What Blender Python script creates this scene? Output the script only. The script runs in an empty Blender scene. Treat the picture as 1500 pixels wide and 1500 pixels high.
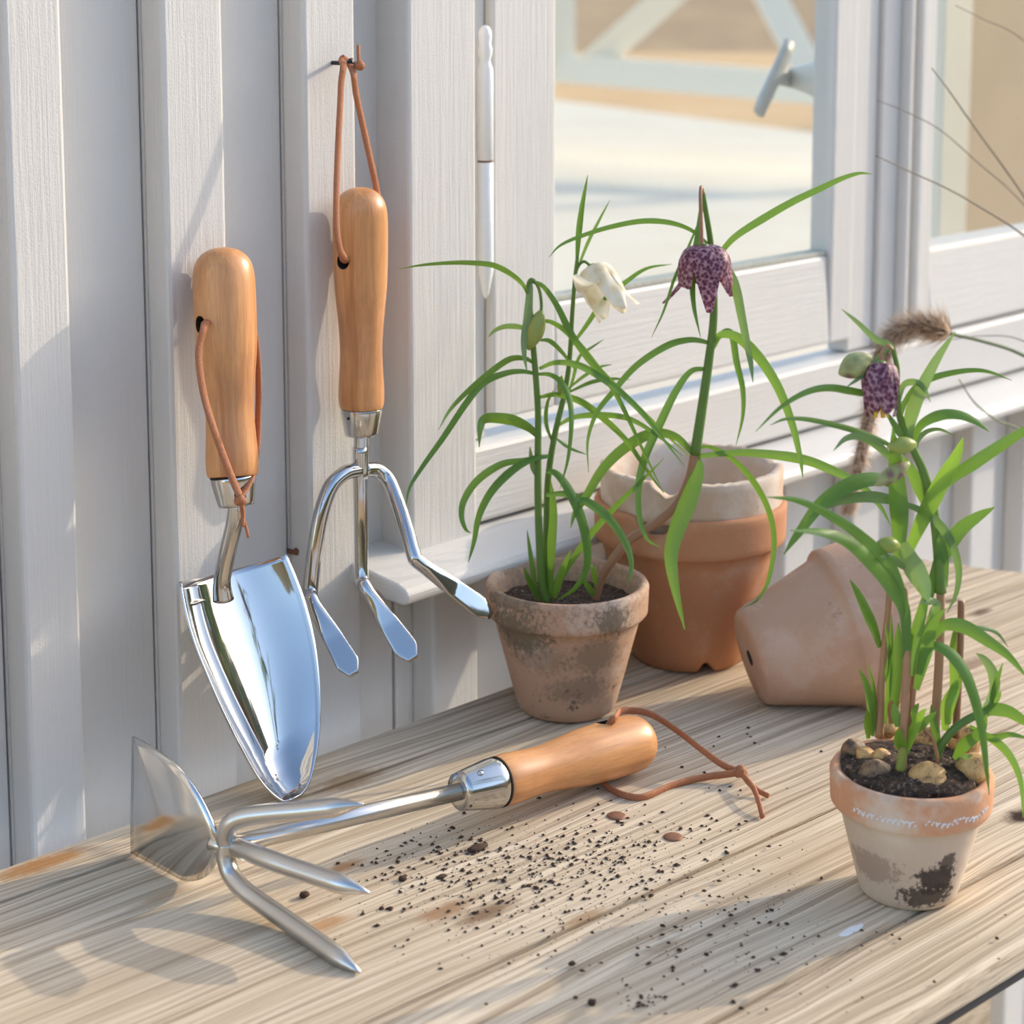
import bpy, bmesh, math, random
from mathutils import Vector, Matrix, Quaternion, noise
random.seed(7)
sc = bpy.context.scene
COL = sc.collection
V = Vector
# ------------------------------------------------------------------ camera
F, PXC, PYC, CH = 2750.0, 750.0, 378.0, 0.40
AZ = math.atan2(2650.0, math.hypot(F, PYC)); PT = math.atan2(PYC, F)
G = V((math.cos(AZ), math.sin(AZ), 0)); R_ = V((math.sin(AZ), -math.cos(AZ), 0)); ZV = V((0, 0, 1))
FW = G*math.cos(PT) - ZV*math.sin(PT); UP = G*math.sin(PT) + ZV*math.cos(PT)
CAM = V((-0.5802, -0.7490, CH))
cd = bpy.data.cameras.new('camera'); cam = bpy.data.objects.new('camera', cd); COL.objects.link(cam)
cd.sensor_width = 36.0; cd.lens = F/1500*36; cd.shift_y = -(750-PYC)/1500
cd.clip_start = 0.02; cd.clip_end = 400
cd.dof.use_dof = True; cd.dof.focus_distance = 0.93; cd.dof.aperture_fstop = 11.0
cam.matrix_world = Matrix(((R_.x, UP.x, -FW.x, CAM.x), (R_.y, UP.y, -FW.y, CAM.y), (R_.z, UP.z, -FW.z, CAM.z), (0, 0, 0, 1)))
sc.camera = cam
# ------------------------------------------------------------------ light
SUN = V((1.0, -0.30, 0.42)).normalized()
w = bpy.data.worlds.new('sky'); sc.world = w; w.use_nodes = True
nt = w.node_tree; bg = nt.nodes['Background']
sky = nt.nodes.new('ShaderNodeTexSky'); sky.sky_type = 'NISHITA'; sky.sun_disc = False
sky.sun_elevation = math.asin(SUN.z); sky.sun_rotation = math.atan2(SUN.x, SUN.y)
sky.air_density = 1.0; sky.dust_density = 2.0; sky.ozone_density = 1.0; sky.altitude = 50
nt.links.new(sky.outputs[0], bg.inputs[0]); bg.inputs[1].default_value = 0.63
sd = bpy.data.lights.new('sun', 'SUN'); sd.energy = 4.2; sd.angle = math.radians(0.6); sd.color = (1.0, 0.87, 0.67)
so = bpy.data.objects.new('sun', sd); COL.objects.link(so); so.rotation_euler = SUN.to_track_quat('Z', 'Y').to_euler()
so.location = SUN*6
vs = sc.view_settings; vs.view_transform = 'Standard'; vs.look = 'None'; vs.exposure = -0.50; vs.gamma = 1; vs.use_curve_mapping = False

# ------------------------------------------------------------------ measuring helpers: a pixel of the photograph to a point on a real plane
def ray(x, y): return FW*F + R_*(x-PXC) - UP*(y-PYC)
def table(x, y, h=0.0):
    d = ray(x, y); return CAM + d*((h-CAM.z)/d.z)
def wall(x, y, Y=0.0):
    d = ray(x, y); return CAM + d*((Y-CAM.y)/d.y)
def atX(x, y, X):
    d = ray(x, y); return CAM + d*((X-CAM.x)/d.x)
def dep(x, y, D):
    d = ray(x, y); return CAM + d*(D/d.dot(G))
def lean(x, y, c=-.047, k=.21):
    d = ray(x, y); return CAM + d*((c+k*CAM.z-CAM.y)/(d.y-k*d.z))
def depth(p): return (V(p)-CAM).dot(G)
def mpp(p): return (V(p)-CAM).dot(FW)/F          # metres per pixel at p

# ------------------------------------------------------------------ materials
def newmat(name):
    m = bpy.data.materials.new(name); m.use_nodes = True
    return m, m.node_tree, m.node_tree.nodes['Principled BSDF']
def N(nt, t, **k):
    n = nt.nodes.new('ShaderNode'+t)
    for a, b in k.items(): setattr(n, a, b)
    return n
def ramp(nt, fac, stops):
    n = N(nt, 'ValToRGB'); e = n.color_ramp.elements
    while len(e) < len(stops): e.new(0.5)
    for i, (p, c) in enumerate(stops): e[i].position = p; e[i].color = (*c, 1) if len(c) == 3 else c
    nt.links.new(fac, n.inputs[0]); return n.outputs[0]
def mapping(nt, src, scale=(1, 1, 1), loc=(0, 0, 0)):
    n = N(nt, 'Mapping'); n.inputs['Scale'].default_value = scale; n.inputs['Location'].default_value = loc
    nt.links.new(src, n.inputs[0]); return n.outputs[0]
def noisef(nt, vec, scale, detail=4, rough=.55, dist=0.0):
    n = N(nt, 'TexNoise'); n.inputs['Scale'].default_value = scale; n.inputs['Detail'].default_value = detail
    n.inputs['Roughness'].default_value = rough; n.inputs['Distortion'].default_value = dist
    nt.links.new(vec, n.inputs['Vector']); return n.outputs[0]
def mix(nt, fac, a, b, mode='MIX'):
    n = N(nt, 'Mix', data_type='RGBA', blend_type=mode)
    for s, v in ((n.inputs[0], fac), (n.inputs[6], a), (n.inputs[7], b)):
        if isinstance(v, bpy.types.NodeSocket): nt.links.new(v, s)
        elif isinstance(v, (int, float)): s.default_value = v
        else: s.default_value = (*v, 1)
    return n.outputs[2]
def math_(nt, op, a, b=None, c=None):
    n = N(nt, 'Math', operation=op)
    for s, v in zip(n.inputs, (a, b, c)):
        if v is None: continue
        if isinstance(v, bpy.types.NodeSocket): nt.links.new(v, s)
        else: s.default_value = v
    return n.outputs[0]
def bump(nt, p, h, strength=.3, dist=.001):
    n = N(nt, 'Bump'); n.inputs['Strength'].default_value = strength; n.inputs['Distance'].default_value = dist
    nt.links.new(h, n.inputs['Height']); nt.links.new(n.outputs[0], p.inputs['Normal'])
def objco(nt): return N(nt, 'TexCoord').outputs['Object']
def spot(nt, co, c, r, soft=.25, wob=0.0, wscale=200):
    """soft-edged ellipsoidal mark at c with radii r in the thing's own coordinates"""
    mp = N(nt, 'Mapping'); mp.vector_type = 'TEXTURE'
    mp.inputs['Location'].default_value = c; mp.inputs['Scale'].default_value = r
    nt.links.new(co, mp.inputs[0])
    ln = N(nt, 'VectorMath', operation='LENGTH'); nt.links.new(mp.outputs[0], ln.inputs[0])
    d = ln.outputs['Value']
    if wob: d = math_(nt, 'ADD', d, math_(nt, 'MULTIPLY', math_(nt, 'SUBTRACT', noisef(nt, co, wscale, 5, .7), .5), wob))
    n = N(nt, 'MapRange'); n.interpolation_type = 'SMOOTHSTEP'
    n.inputs[1].default_value = 1+soft; n.inputs[2].default_value = 1-soft; n.inputs[3].default_value = 0; n.inputs[4].default_value = 1
    nt.links.new(d, n.inputs[0]); return n.outputs[0]

def paint(name, scale, col=(.655, .635, .60), rough=.45):
    m, nt, p = newmat(name); co = objco(nt)
    oi = N(nt, 'ObjectInfo'); off = N(nt, 'VectorMath', operation='ADD'); nt.links.new(co, off.inputs[0]); nt.links.new(oi.outputs['Random'], off.inputs[1])
    g = noisef(nt, mapping(nt, off.outputs[0], scale), 1, 6, .65)
    b = noisef(nt, off.outputs[0], 60, 3)
    fine = noisef(nt, off.outputs[0], 900, 2)
    c = mix(nt, b, tuple(x*.97 for x in col), tuple(min(1, x*1.03) for x in col))
    wear = ramp(nt, noisef(nt, mapping(nt, off.outputs[0], tuple(s*.35 for s in scale)), 1, 8, .75), [(.70, (0, 0, 0)), (.74, (1, 1, 1))])
    c = mix(nt, math_(nt, 'MULTIPLY', wear, .35), c, (.55, .50, .43))
    nt.links.new(c, p.inputs['Base Color']); p.inputs['Roughness'].default_value = rough
    h = math_(nt, 'ADD', g, math_(nt, 'MULTIPLY', fine, .35))
    bump(nt, p, h, .55, .0011)
    return m
M = {}
M['paint_v'] = paint('white paint on upright boards', (420, 420, 14))
M['paint_h'] = paint('white paint on level boards', (14, 420, 420))
M['paint_metal'] = paint('white paint on metal', (150, 150, 150), (.83, .82, .79), .3)
M['white_far'] = paint('white painted timber', (60, 60, 60), (.95, .85, .68))

def flat(name, col, rough=.6, metal=0.0, var=.12, scale=80, bmp=0.0, spec=.5):
    m, nt, p = newmat(name); co = objco(nt); n = noisef(nt, co, scale, 5, .6)
    c = mix(nt, n, tuple(x*(1-var) for x in col), tuple(min(1, x*(1+var)) for x in col))
    nt.links.new(c, p.inputs['Base Color']); p.inputs['Roughness'].default_value = rough; p.inputs['Metallic'].default_value = metal
    p.inputs['Specular IOR Level'].default_value = spec
    if bmp: bump(nt, p, n, bmp, .001)
    return m
def steel(name, rough, col=(.56, .55, .53)):
    m, nt, p = newmat(name); co = objco(nt)
    n = noisef(nt, co, 120, 4)
    p.inputs['Base Color'].default_value = (*col, 1); p.inputs['Metallic'].default_value = 1
    nt.links.new(math_(nt, 'ADD', rough, math_(nt, 'MULTIPLY', n, .06)), p.inputs['Roughness'])
    bump(nt, p, noisef(nt, co, 45, 2), .05, .0006)
    return m
M['mirror'] = steel('polished steel', .03, (.53, .53, .53))
M['steel'] = steel('brushed steel', .12)
M['satin'] = steel('satin steel bar', .26, (.60, .58, .55))
M['blade_steel'] = steel('satin steel blade', .10, (.66, .65, .63))
M['latch'] = flat('grey white latch', (.62, .60, .55), .4)
M['screw'] = flat('blackened screw', (.05, .05, .055), .4, .8)
M['rust'] = flat('rusty iron', (.20, .09, .05), .8, .2, .4, 500, .4)
M['rivet'] = flat('flat brown nail head', (.24, .115, .065), .6, .3, .25, 400, .2)
M['leather'] = flat('tan leather cord', (.40, .15, .065), .7, 0, .35, 900, .5)
M['dark'] = flat('dark hole', (.02, .012, .008), .9)
M['soil'] = None

def handle_wood():
    m, nt, p = newmat('oiled beech'); co = objco(nt)
    oi = N(nt, 'ObjectInfo'); off = N(nt, 'VectorMath', operation='ADD'); nt.links.new(co, off.inputs[0]); nt.links.new(oi.outputs['Random'], off.inputs[1])
    a = noisef(nt, mapping(nt, off.outputs[0], (160, 160, 9)), 1, 5, .6, .6)
    f = noisef(nt, mapping(nt, off.outputs[0], (1400, 1400, 70)), 1, 2, .5)
    b = noisef(nt, off.outputs[0], 35, 3)
    c = ramp(nt, a, [(.30, (.36, .15, .052)), (.52, (.64, .30, .115)), (.72, (.74, .38, .16))])
    c = mix(nt, ramp(nt, f, [(.35, (1, 1, 1)), (.5, (0, 0, 0))]), c, (.36, .16, .07)); 
    c = mix(nt, .75, c, ramp(nt, a, [(.3, (.48, .20, .07)), (.7, (.73, .36, .14))]))
    c = mix(nt, math_(nt, 'MULTIPLY', ramp(nt, b, [(.5, (0, 0, 0)), (.75, (1, 1, 1))]), .35), c, (.27, .12, .07))
    nt.links.new(c, p.inputs['Base Color']); p.inputs['Roughness'].default_value = .36
    bump(nt, p, f, .08, .0005)
    return m
M['beech'] = handle_wood()

def terracotta(name, base, pale, moss, pale_lo, moss_lo, spots=(), rim=None, rim_z=0, soft=.18):
    m, nt, p = newmat(name); co = objco(nt)
    n1 = noisef(nt, co, 28, 5, .6); n2 = noisef(nt, co, 75, 6, .7); n3 = noisef(nt, co, 420, 4, .7)
    c = mix(nt, n1, tuple(x*.85 for x in base), tuple(min(1, x*1.15) for x in base))
    if rim:
        sp = N(nt, 'SeparateXYZ'); nt.links.new(co, sp.inputs[0])
        z = math_(nt, 'ADD', sp.outputs[2], math_(nt, 'MULTIPLY', math_(nt, 'SUBTRACT', n2, .5), .006))
        f = N(nt, 'MapRange'); f.inputs[1].default_value = rim_z-.002; f.inputs[2].default_value = rim_z+.002; nt.links.new(z, f.inputs[0])
        c = mix(nt, f.outputs[0], c, mix(nt, n1, rim, tuple(min(1, x*1.2) for x in rim)))
    c = mix(nt, ramp(nt, n1, [(pale_lo, (0, 0, 0)), (pale_lo+.16, (.85, .85, .85))]), c, pale)
    c = mix(nt, ramp(nt, math_(nt, 'ADD', math_(nt, 'MULTIPLY', n2, .65), math_(nt, 'MULTIPLY', n3, .35)), [(moss_lo, (0, 0, 0)), (moss_lo+.07, (.9, .9, .9))]), c, moss)
    for (cc, rr, col, st) in spots:
        c = mix(nt, math_(nt, 'MULTIPLY', spot(nt, co, cc, rr, soft, 2.6, 330), st), c, col)
    nt.links.new(c, p.inputs['Base Color']); p.inputs['Roughness'].default_value = .85; p.inputs['Specular IOR Level'].default_value = .25
    bump(nt, p, math_(nt, 'ADD', n2, math_(nt, 'MULTIPLY', n3, .5)), .35, .0012)
    return m

def leafmat(name, a, b, trans=.35):
    m, nt, p = newmat(name); co = objco(nt)
    oi = N(nt, 'ObjectInfo')
    n = noisef(nt, co, 60, 3); f = math_(nt, 'ADD', math_(nt, 'MULTIPLY', n, .6), math_(nt, 'MULTIPLY', oi.outputs['Random'], .5))
    c = ramp(nt, f, [(.2, a), (.85, b)])
    nt.links.new(c, p.inputs['Base Color']); p.inputs['Roughness'].default_value = .38
    tr = N(nt, 'BsdfTranslucent'); nt.links.new(mix(nt, .5, c, (.35, .55, .05)), tr.inputs[0])
    ms = N(nt, 'MixShader'); ms.inputs[0].default_value = trans
    out = nt.nodes['Material Output']
    nt.links.new(p.outputs[0], ms.inputs[1]); nt.links.new(tr.outputs[0], ms.inputs[2]); nt.links.new(ms.outputs[0], out.inputs[0])
    return m
M['leaf'] = leafmat('fresh green leaf', (.055, .16, .022), (.13, .27, .045))
M['leaf_lime'] = leafmat('lime green leaf', (.15, .30, .03), (.26, .42, .06), .45)
M['leaf_grey'] = leafmat('grey green leaf', (.10, .19, .075), (.20, .30, .13))
M['stem_green'] = leafmat('green stem', (.09, .19, .03), (.16, .27, .05), .1)
M['stem_brown'] = leafmat('reddish brown stem', (.28, .13, .065), (.42, .23, .12), .05)
M['bud'] = leafmat('yellow green bud', (.30, .36, .07), (.42, .45, .12), .3)
def petalmat(name, cols, scale, trans):
    m, nt, p = newmat(name); co = objco(nt)
    v = N(nt, 'TexVoronoi'); v.inputs['Scale'].default_value = scale; nt.links.new(co, v.inputs['Vector'])
    n = noisef(nt, co, scale*.9, 3, .6)
    f = math_(nt, 'ADD', math_(nt, 'MULTIPLY', v.outputs['Distance'], .6), math_(nt, 'MULTIPLY', n, .5))
    c = ramp(nt, f, [(.36, cols[0]), (.54, cols[1]), (.74, cols[2])])
    nt.links.new(c, p.inputs['Base Color']); p.inputs['Roughness'].default_value = .5
    tr = N(nt, 'BsdfTranslucent'); nt.links.new(c, tr.inputs[0]); ms = N(nt, 'MixShader'); ms.inputs[0].default_value = trans
    nt.links.new(p.outputs[0], ms.inputs[1]); nt.links.new(tr.outputs[0], ms.inputs[2]); nt.links.new(ms.outputs[0], nt.nodes['Material Output'].inputs[0])
    return m
M['petal_purple'] = petalmat('chequered purple petal', ((.07, .016, .036), (.19, .05, .095), (.46, .27, .31)), 520, .25)
M['petal_white'] = petalmat('ivory petal', ((.74, .64, .42), (.84, .78, .60), (.88, .85, .74)), 160, .35)
M['petal_green'] = petalmat('green and purple bud petal', ((.25, .12, .12), (.34, .36, .14), (.46, .48, .22)), 200, .25)
M['anther'] = flat('yellow anther', (.75, .48, .05), .6)
def bulbmat(name, cols):
    m, nt, p = newmat(name); co = objco(nt); oi = N(nt, 'ObjectInfo')
    off = N(nt, 'VectorMath', operation='ADD'); nt.links.new(co, off.inputs[0]); nt.links.new(oi.outputs['Random'], off.inputs[1])
    n = noisef(nt, off.outputs[0], 190, 5, .65); n2 = noisef(nt, off.outputs[0], 900, 3, .6)
    c = ramp(nt, math_(nt, 'ADD', math_(nt, 'MULTIPLY', n, .75), math_(nt, 'MULTIPLY', n2, .25)), [(.33, cols[0]), (.41, cols[1]), (.49, cols[2]), (.66, cols[3])])
    nt.links.new(c, p.inputs['Base Color']); p.inputs['Roughness'].default_value = .6; bump(nt, p, n, .5, .002); return m
M['bulb'] = bulbmat('papery bulb skin', ((.035, .02, .012), (.22, .11, .04), (.56, .31, .105), (.70, .45, .18)))
M['bulb_dark'] = bulbmat('soiled bulb skin', ((.02, .012, .008), (.07, .04, .022), (.16, .09, .045), (.34, .21, .10)))
M['plume'] = flat('dry seed hair', (.58, .42, .28), .8, 0, .3, 300)
M['plume_core'] = flat('dry seed head', (.20, .13, .09), .9, 0, .4, 300)
M['dry_stem'] = flat('dry grass stem', (.22, .18, .13), .7, 0, .3, 60)
M['green_stem'] = flat('green grass stem', (.16, .20, .10), .6, 0, .3, 60)
M['chalk'] = flat('white chalk', (.75, .73, .70), .9)
M['spill'] = flat('white paint drip', (.80, .79, .78), .6)
def soilmat():
    m, nt, p = newmat('potting soil'); co = objco(nt)
    n = noisef(nt, co, 520, 6, .75)
    c = ramp(nt, n, [(.32, (.018, .010, .006)), (.52, (.075, .042, .024)), (.60, (.15, .095, .06)), (.66, (.48, .44, .40))])
    nt.links.new(c, p.inputs['Base Color']); p.inputs['Roughness'].default_value = .95; bump(nt, p, n, .8, .003)
    return m
M['soil'] = soilmat()
M['crumb'] = flat('dark soil crumb', (.062, .032, .018), .95, 0, .6, 700)

# ------------------------------------------------------------------ object helpers
ORG = {}
def tag(o, label=None, cat=None, group=None, kind=None):
    if label: o['label'] = label
    if cat: o['category'] = cat
    if group: o['group'] = group
    if kind: o['kind'] = kind
    return o
def thing(name, loc, label=None, cat=None, group=None, kind=None, rotz=0.0):
    o = bpy.data.objects.new(name, None); COL.objects.link(o); o.empty_display_size = .02
    o.matrix_world = Matrix.Translation(loc) @ Matrix.Rotation(rotz, 4, 'Z'); ORG[o] = o.matrix_world.copy()
    return tag(o, label, cat, group, kind)
def obj(name, verts, faces, mat, parent=None, smooth=False, mw=None, label=None):
    """verts in world space, or in the local space of mw; origin of the object at mw (or its parent, or its own base)"""
    me = bpy.data.meshes.new(name)
    if mw is None:
        if parent is not None: mw = ORG[parent]; 
        else:
            xs = [v[0] for v in verts]; ys = [v[1] for v in verts]; zs = [v[2] for v in verts]
            mw = Matrix.Translation(((min(xs)+max(xs))/2, (min(ys)+max(ys))/2, min(zs)))
        iv = mw.inverted(); verts = [iv @ V(v) for v in verts]
    me.from_pydata([tuple(v) for v in verts], [], faces); me.update()
    bm = bmesh.new(); bm.from_mesh(me); bmesh.ops.recalc_face_normals(bm, faces=bm.faces); bm.to_mesh(me); bm.free()
    if smooth:
        for p in me.polygons: p.use_smooth = True
    if mat: me.materials.append(M[mat] if isinstance(mat, str) else mat)
    o = bpy.data.objects.new(name, me); COL.objects.link(o)
    ORG[o] = mw.copy()
    if parent is not None:
        o.parent = parent; o.matrix_local = ORG[parent].inverted() @ mw
    else: o.matrix_world = mw
    if label: o['label'] = label
    return o
def boxv(x0, x1, y0, y1, z0, z1):
    v = [(x0, y0, z0), (x1, y0, z0), (x1, y1, z0), (x0, y1, z0), (x0, y0, z1), (x1, y0, z1), (x1, y1, z1), (x0, y1, z1)]
    f = [(0, 3, 2, 1), (4, 5, 6, 7), (0, 1, 5, 4), (1, 2, 6, 5), (2, 3, 7, 6), (3, 0, 4, 7)]
    return v, f
def bevel(o, wdt=.0015, seg=2):
    b = o.modifiers.new('bevel', 'BEVEL'); b.width = wdt; b.segments = seg; b.limit_method = 'ANGLE'; return o
def box(name, x0, x1, y0, y1, z0, z1, mat, parent=None, bv=.0015, **k):
    v, f = boxv(x0, x1, y0, y1, z0, z1); o = obj(name, v, f, mat, parent, **k)
    if bv: bevel(o, bv)
    return o
def catmull(pts, n=8):
    pts = [V(p) for p in pts]
    if len(pts) < 3: return [pts[0].lerp(pts[-1], i/n) for i in range(n+1)]
    P = [pts[0]*2-pts[1]] + pts + [pts[-1]*2-pts[-2]]; out = []
    for i in range(1, len(P)-2):
        a, b, c, d = P[i-1:i+3]
        for k in range(n):
            t = k/n
            out.append(.5*((2*b)+(c-a)*t+(2*a-5*b+4*c-d)*t*t+(3*b-a-3*c+d)*t**3))
    out.append(pts[-1]); return out
def frames(pts):
    T = [(pts[min(i+1, len(pts)-1)]-pts[max(i-1, 0)]).normalized() for i in range(len(pts))]
    a = T[0].orthogonal().normalized(); out = []
    for i, t in enumerate(T):
        if i: 
            q = T[i-1].rotation_difference(t); a = q @ a
        a = (a - t*a.dot(t)).normalized(); out.append((t, a, t.cross(a)))
    return out
def tube(pts, rad, seg=10, flatn=None, ref=None):
    """rad: number or list; flatn squashes one cross axis; ref fixes the direction of the wide axis"""
    n = len(pts); rads = rad if isinstance(rad, (list, tuple)) else [rad]*n
    fr = frames(pts); v = []; f = []
    for i, p in enumerate(pts):
        t, a, b = fr[i]
        if ref is not None:
            a = (V(ref)-t*V(ref).dot(t))
            a = a.normalized() if a.length > 1e-4 else fr[i][1]; b = t.cross(a)
        for k in range(seg):
            an = 2*math.pi*k/seg; s = flatn if flatn else 1
            v.append(p + a*math.cos(an)*rads[i] + b*math.sin(an)*rads[i]*s)
    for i in range(n-1):
        for k in range(seg): f.append((i*seg+k, i*seg+(k+1) % seg, (i+1)*seg+(k+1) % seg, (i+1)*seg+k))
    f.append(tuple(range(seg-1, -1, -1))); f.append(tuple((n-1)*seg+k for k in range(seg)))
    return v, f
def lathe(prof, seg=40, cut=None):
    v = []; f = []
    for (r, z) in prof:
        for k in range(seg):
            an = 2*math.pi*k/seg; v.append((r*math.cos(an), r*math.sin(an), cut(an, r, z) if cut else z))
    for i in range(len(prof)-1):
        for k in range(seg): f.append((i*seg+k, i*seg+(k+1) % seg, (i+1)*seg+(k+1) % seg, (i+1)*seg+k))
    f.append(tuple(range(seg-1, -1, -1))); f.append(tuple((len(prof)-1)*seg+k for k in range(seg)))
    return v, f
def along(a, b):
    """matrix with origin a and local Z pointing at b"""
    return Matrix.Translation(a) @ (V(b)-V(a)).to_track_quat('Z', 'X').to_matrix().to_4x4()
def px(pts, f): return [f(*p) for p in pts]

# ================================================================== SETTING
YR, YB, YC, YS = .045, .026, .018, .030        # recessed boards, raised boards, casing, sash faces
ZB, ZT = -.62, 1.0
xw = lambda p, Y, y=30: wall(p, y, Y).x
b1, b2, b3 = (xw(5, YB), xw(90, YB)), (xw(237, YB), xw(326, YB)), (xw(444, YB), xw(520, YB))
xc0, xc1 = xw(598, YC), xw(697, YC)              # casing
xg0, xg1 = xw(815, YS), xw(1226, YS)             # glass of the first window
xs0 = xw(722, YS)                                # stile
xp1 = xw(1296, YS); xg2 = xw(1374, YS); xg3 = xg2+.62
zg = wall(817, 443, YS).z; zrail = wall(900, 576, YS).z
zcas = wall(602, 814, YC).z; zsb = wall(594, 890, -.02).z
XL, XR = -.75, 1.75
wl = obj('wall_back', *boxv(XL, xc0+.01, .065, .11, ZB, ZT), 'paint_v'); tag(wl, 'white painted timber wall of upright boards behind the potting table', None, None, 'structure')
w2 = obj('wall_lower', *boxv(xc0+.011, XR, .065, .11, ZB, zsb+.02), 'paint_v'); tag(w2, 'white upright boards of the wall below the window sill', None, None, 'structure')
step = b2[0]-b1[0]; bw = b2[1]-b2[0]
bats = [(b1[0]-step*k, b1[0]-step*k+bw) for k in range(6, 0, -1)] + [b1, b2, b3]
for i, (a, b) in enumerate(bats):
    box('raised_board', a, b, YB, YR, ZB+.0015*i, ZT, 'paint_v', wl, .0022)
    nx = bats[i+1][0] if i+1 < len(bats) else xc0+.01
    box('recessed_board', a-.0, nx-.0012, YR, .065, ZB, ZT, 'paint_v', wl, .001)
x = b3[0]+step*1.05; first = True
while x < XR-.05:
    box('raised_board', x, x+bw, YB, YR, ZB, zsb+.012, 'paint_v', w2, .002)
    box('recessed_board', (xc0+.0112) if first else x-step*.5, x+step*.5-.0012, YR, .065, ZB, zsb+.012, 'paint_v', w2, .001); x += step; first = False
# casing, sill, frame
t1 = box('trim_1', xc0, xc1, YC, .065, zcas, ZT, 'paint_v', None, .002); tag(t1, 'wide white casing board beside the hinged window', None, None, 'structure')
sx0 = wall(596, 888, -.02).x
prof = [(.065, zcas+.0045), (YC, zcas+.002), (-.012, zcas-.0015), (-.0175, zcas-.0035), (-.0205, zcas-.0065), (-.020, zsb+.0015), (-.0165, zsb), (-.002, zsb), (.003, zsb+.003), (.010, zsb+.004), (.065, zsb+.004)]
sv = [(X, y, z) for X in (sx0, XR) for (y, z) in prof]; n = len(prof)
sf = [tuple(range(n)), tuple(range(2*n-1, n-1, -1))] + [(i, (i+1) % n, n+(i+1) % n, n+i) for i in range(n)]
t2 = obj('trim_2', sv, sf, 'paint_h'); bevel(t2, .0015); tag(t2, 'projecting white window sill with rounded nose running behind the pots', None, None, 'structure')
zf1 = zrail-.012
t3 = box('trim_3', xc1+.0005, XR, .024, .058, zcas+.005, zf1, 'paint_h', None, .003); tag(t3, 'white bottom member of the window frame above the sill', None, None, 'structure')
t4 = box('trim_4', xc1+.0005, xs0-.001, .036, .052, zf1+.001, ZT, 'paint_v', None, .001); tag(t4, 'narrow white jamb strip behind the window hinge', None, None, 'structure')
xpost = xw(1258, YS)
t5 = box('trim_5', xpost+.0005, xp1, .034, .052, zf1+.001, ZT, 'paint_v', None, .002); tag(t5, 'white upright post between the two windows', None, None, 'structure')
def glassmat():
    m, nt, p = newmat('old window glass'); nt.nodes.remove(p)
    tr = N(nt, 'BsdfTransparent'); tr.inputs[0].default_value = (.97, .98, .97, 1)
    gl = N(nt, 'BsdfGlossy'); gl.inputs['Roughness'].default_value = .01
    fr = N(nt, 'Fresnel'); fr.inputs[0].default_value = 1.45
    geo = N(nt, 'NewGeometry'); ms = N(nt, 'MixShader'); nt.links.new(math_(nt, 'MULTIPLY', fr.outputs[0], math_(nt, 'SUBTRACT', 1.0, geo.outputs['Backfacing'])), ms.inputs[0]); nt.links.new(tr.outputs[0], ms.inputs[1]); nt.links.new(gl.outputs[0], ms.inputs[2])
    nt.links.new(ms.outputs[0], nt.nodes['Material Output'].inputs[0]); return m
M['glass'] = glassmat()
# window 1 (hinged casement)
W1 = thing('window_1', (xs0, YS, zrail), 'hinged white casement window left of the post with one large pane', None, None, 'structure')
box('stile', xs0, xg0, YS, .050, zrail, ZT, 'paint_v', W1, .002)
box('stile', xg1, xpost, YS, .050, zrail, ZT, 'paint_v', W1, .002)
v, f = boxv(xg0+.0004, xg1-.0004, YS-.001, .050, zrail, zg)
v = [(a, b+(.004 if (c > zrail+.01 and b < .05) else 0), c) for a, b, c in v]
rl = obj('bottom_rail', v, f, 'paint_h', W1); bevel(rl, .003)
v, f = boxv(xg0+.0004, xg1-.0004, YS+.0042, .048, zg+.0002, zg+.003); obj('putty_bead', v, f, flat('weathered putty', (.45, .45, .38), .8, 0, .3, 200, .5), W1)
box('pane', xg0-.003, xg1+.003, .0345, .0370, zg-.003, ZT, 'glass', W1, 0)
hx = wall(711, 200, .026).x
hz = lambda y: wall(711, y, .022).z
hp = [(.0005, hz(440)), (.002, hz(432)), (.0042, hz(405)), (.0048, hz(395)), (.0048, hz(239)), (.0042, hz(238)), (.0042, hz(236)), (.0048, hz(235)), (.0048, hz(102)), (.0036, hz(94)), (.0032, hz(88)), (.0042, hz(80)), (.0044, hz(72)), (.0036, hz(64)), (.0040, hz(55)), (.0038, hz(46)), (.0022, hz(39)), (.0004, hz(37))]
hv, hf = lathe(hp, 20); hg = obj('hinge', [(a+hx, b+.026, c) for a, b, c in hv], hf, 'paint_metal', W1, True, label='white painted barrel hinge')
rv, rf = tube([V((hx, .026, hz(239))), V((hx, .026, hz(236)))], .00465, 20); obj('hinge_joint', rv, rf, 'rust', hg, True, label='rust line at the hinge joint')
# handle on the room side of window 1
HY = .112
hq = [wall(1216, 116, .052), wall(1203, 116, .066), wall(1182, 115, .090), wall(1160, 114, HY), wall(1138, 113, HY)]
hc_ = catmull(hq, 6); nh = len(hc_)
lv, lf = tube(hc_, [.017*(1-i/(nh-1))**1.6+.0062 for i in range(nh)], 14, .5, (0, 0, 1))
hn = obj('handle', lv, lf, 'latch', W1, True, label='grey white latch on the room side of the pane')
lv, lf = tube([wall(1157, 62, HY), wall(1151, 78, HY), wall(1117, 152, HY), wall(1111, 166, HY)], [.006, .0068, .0068, .006], 12, .6, (1, 0, .4)); obj('handle_bar', lv, lf, 'latch', hn, True)
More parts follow.
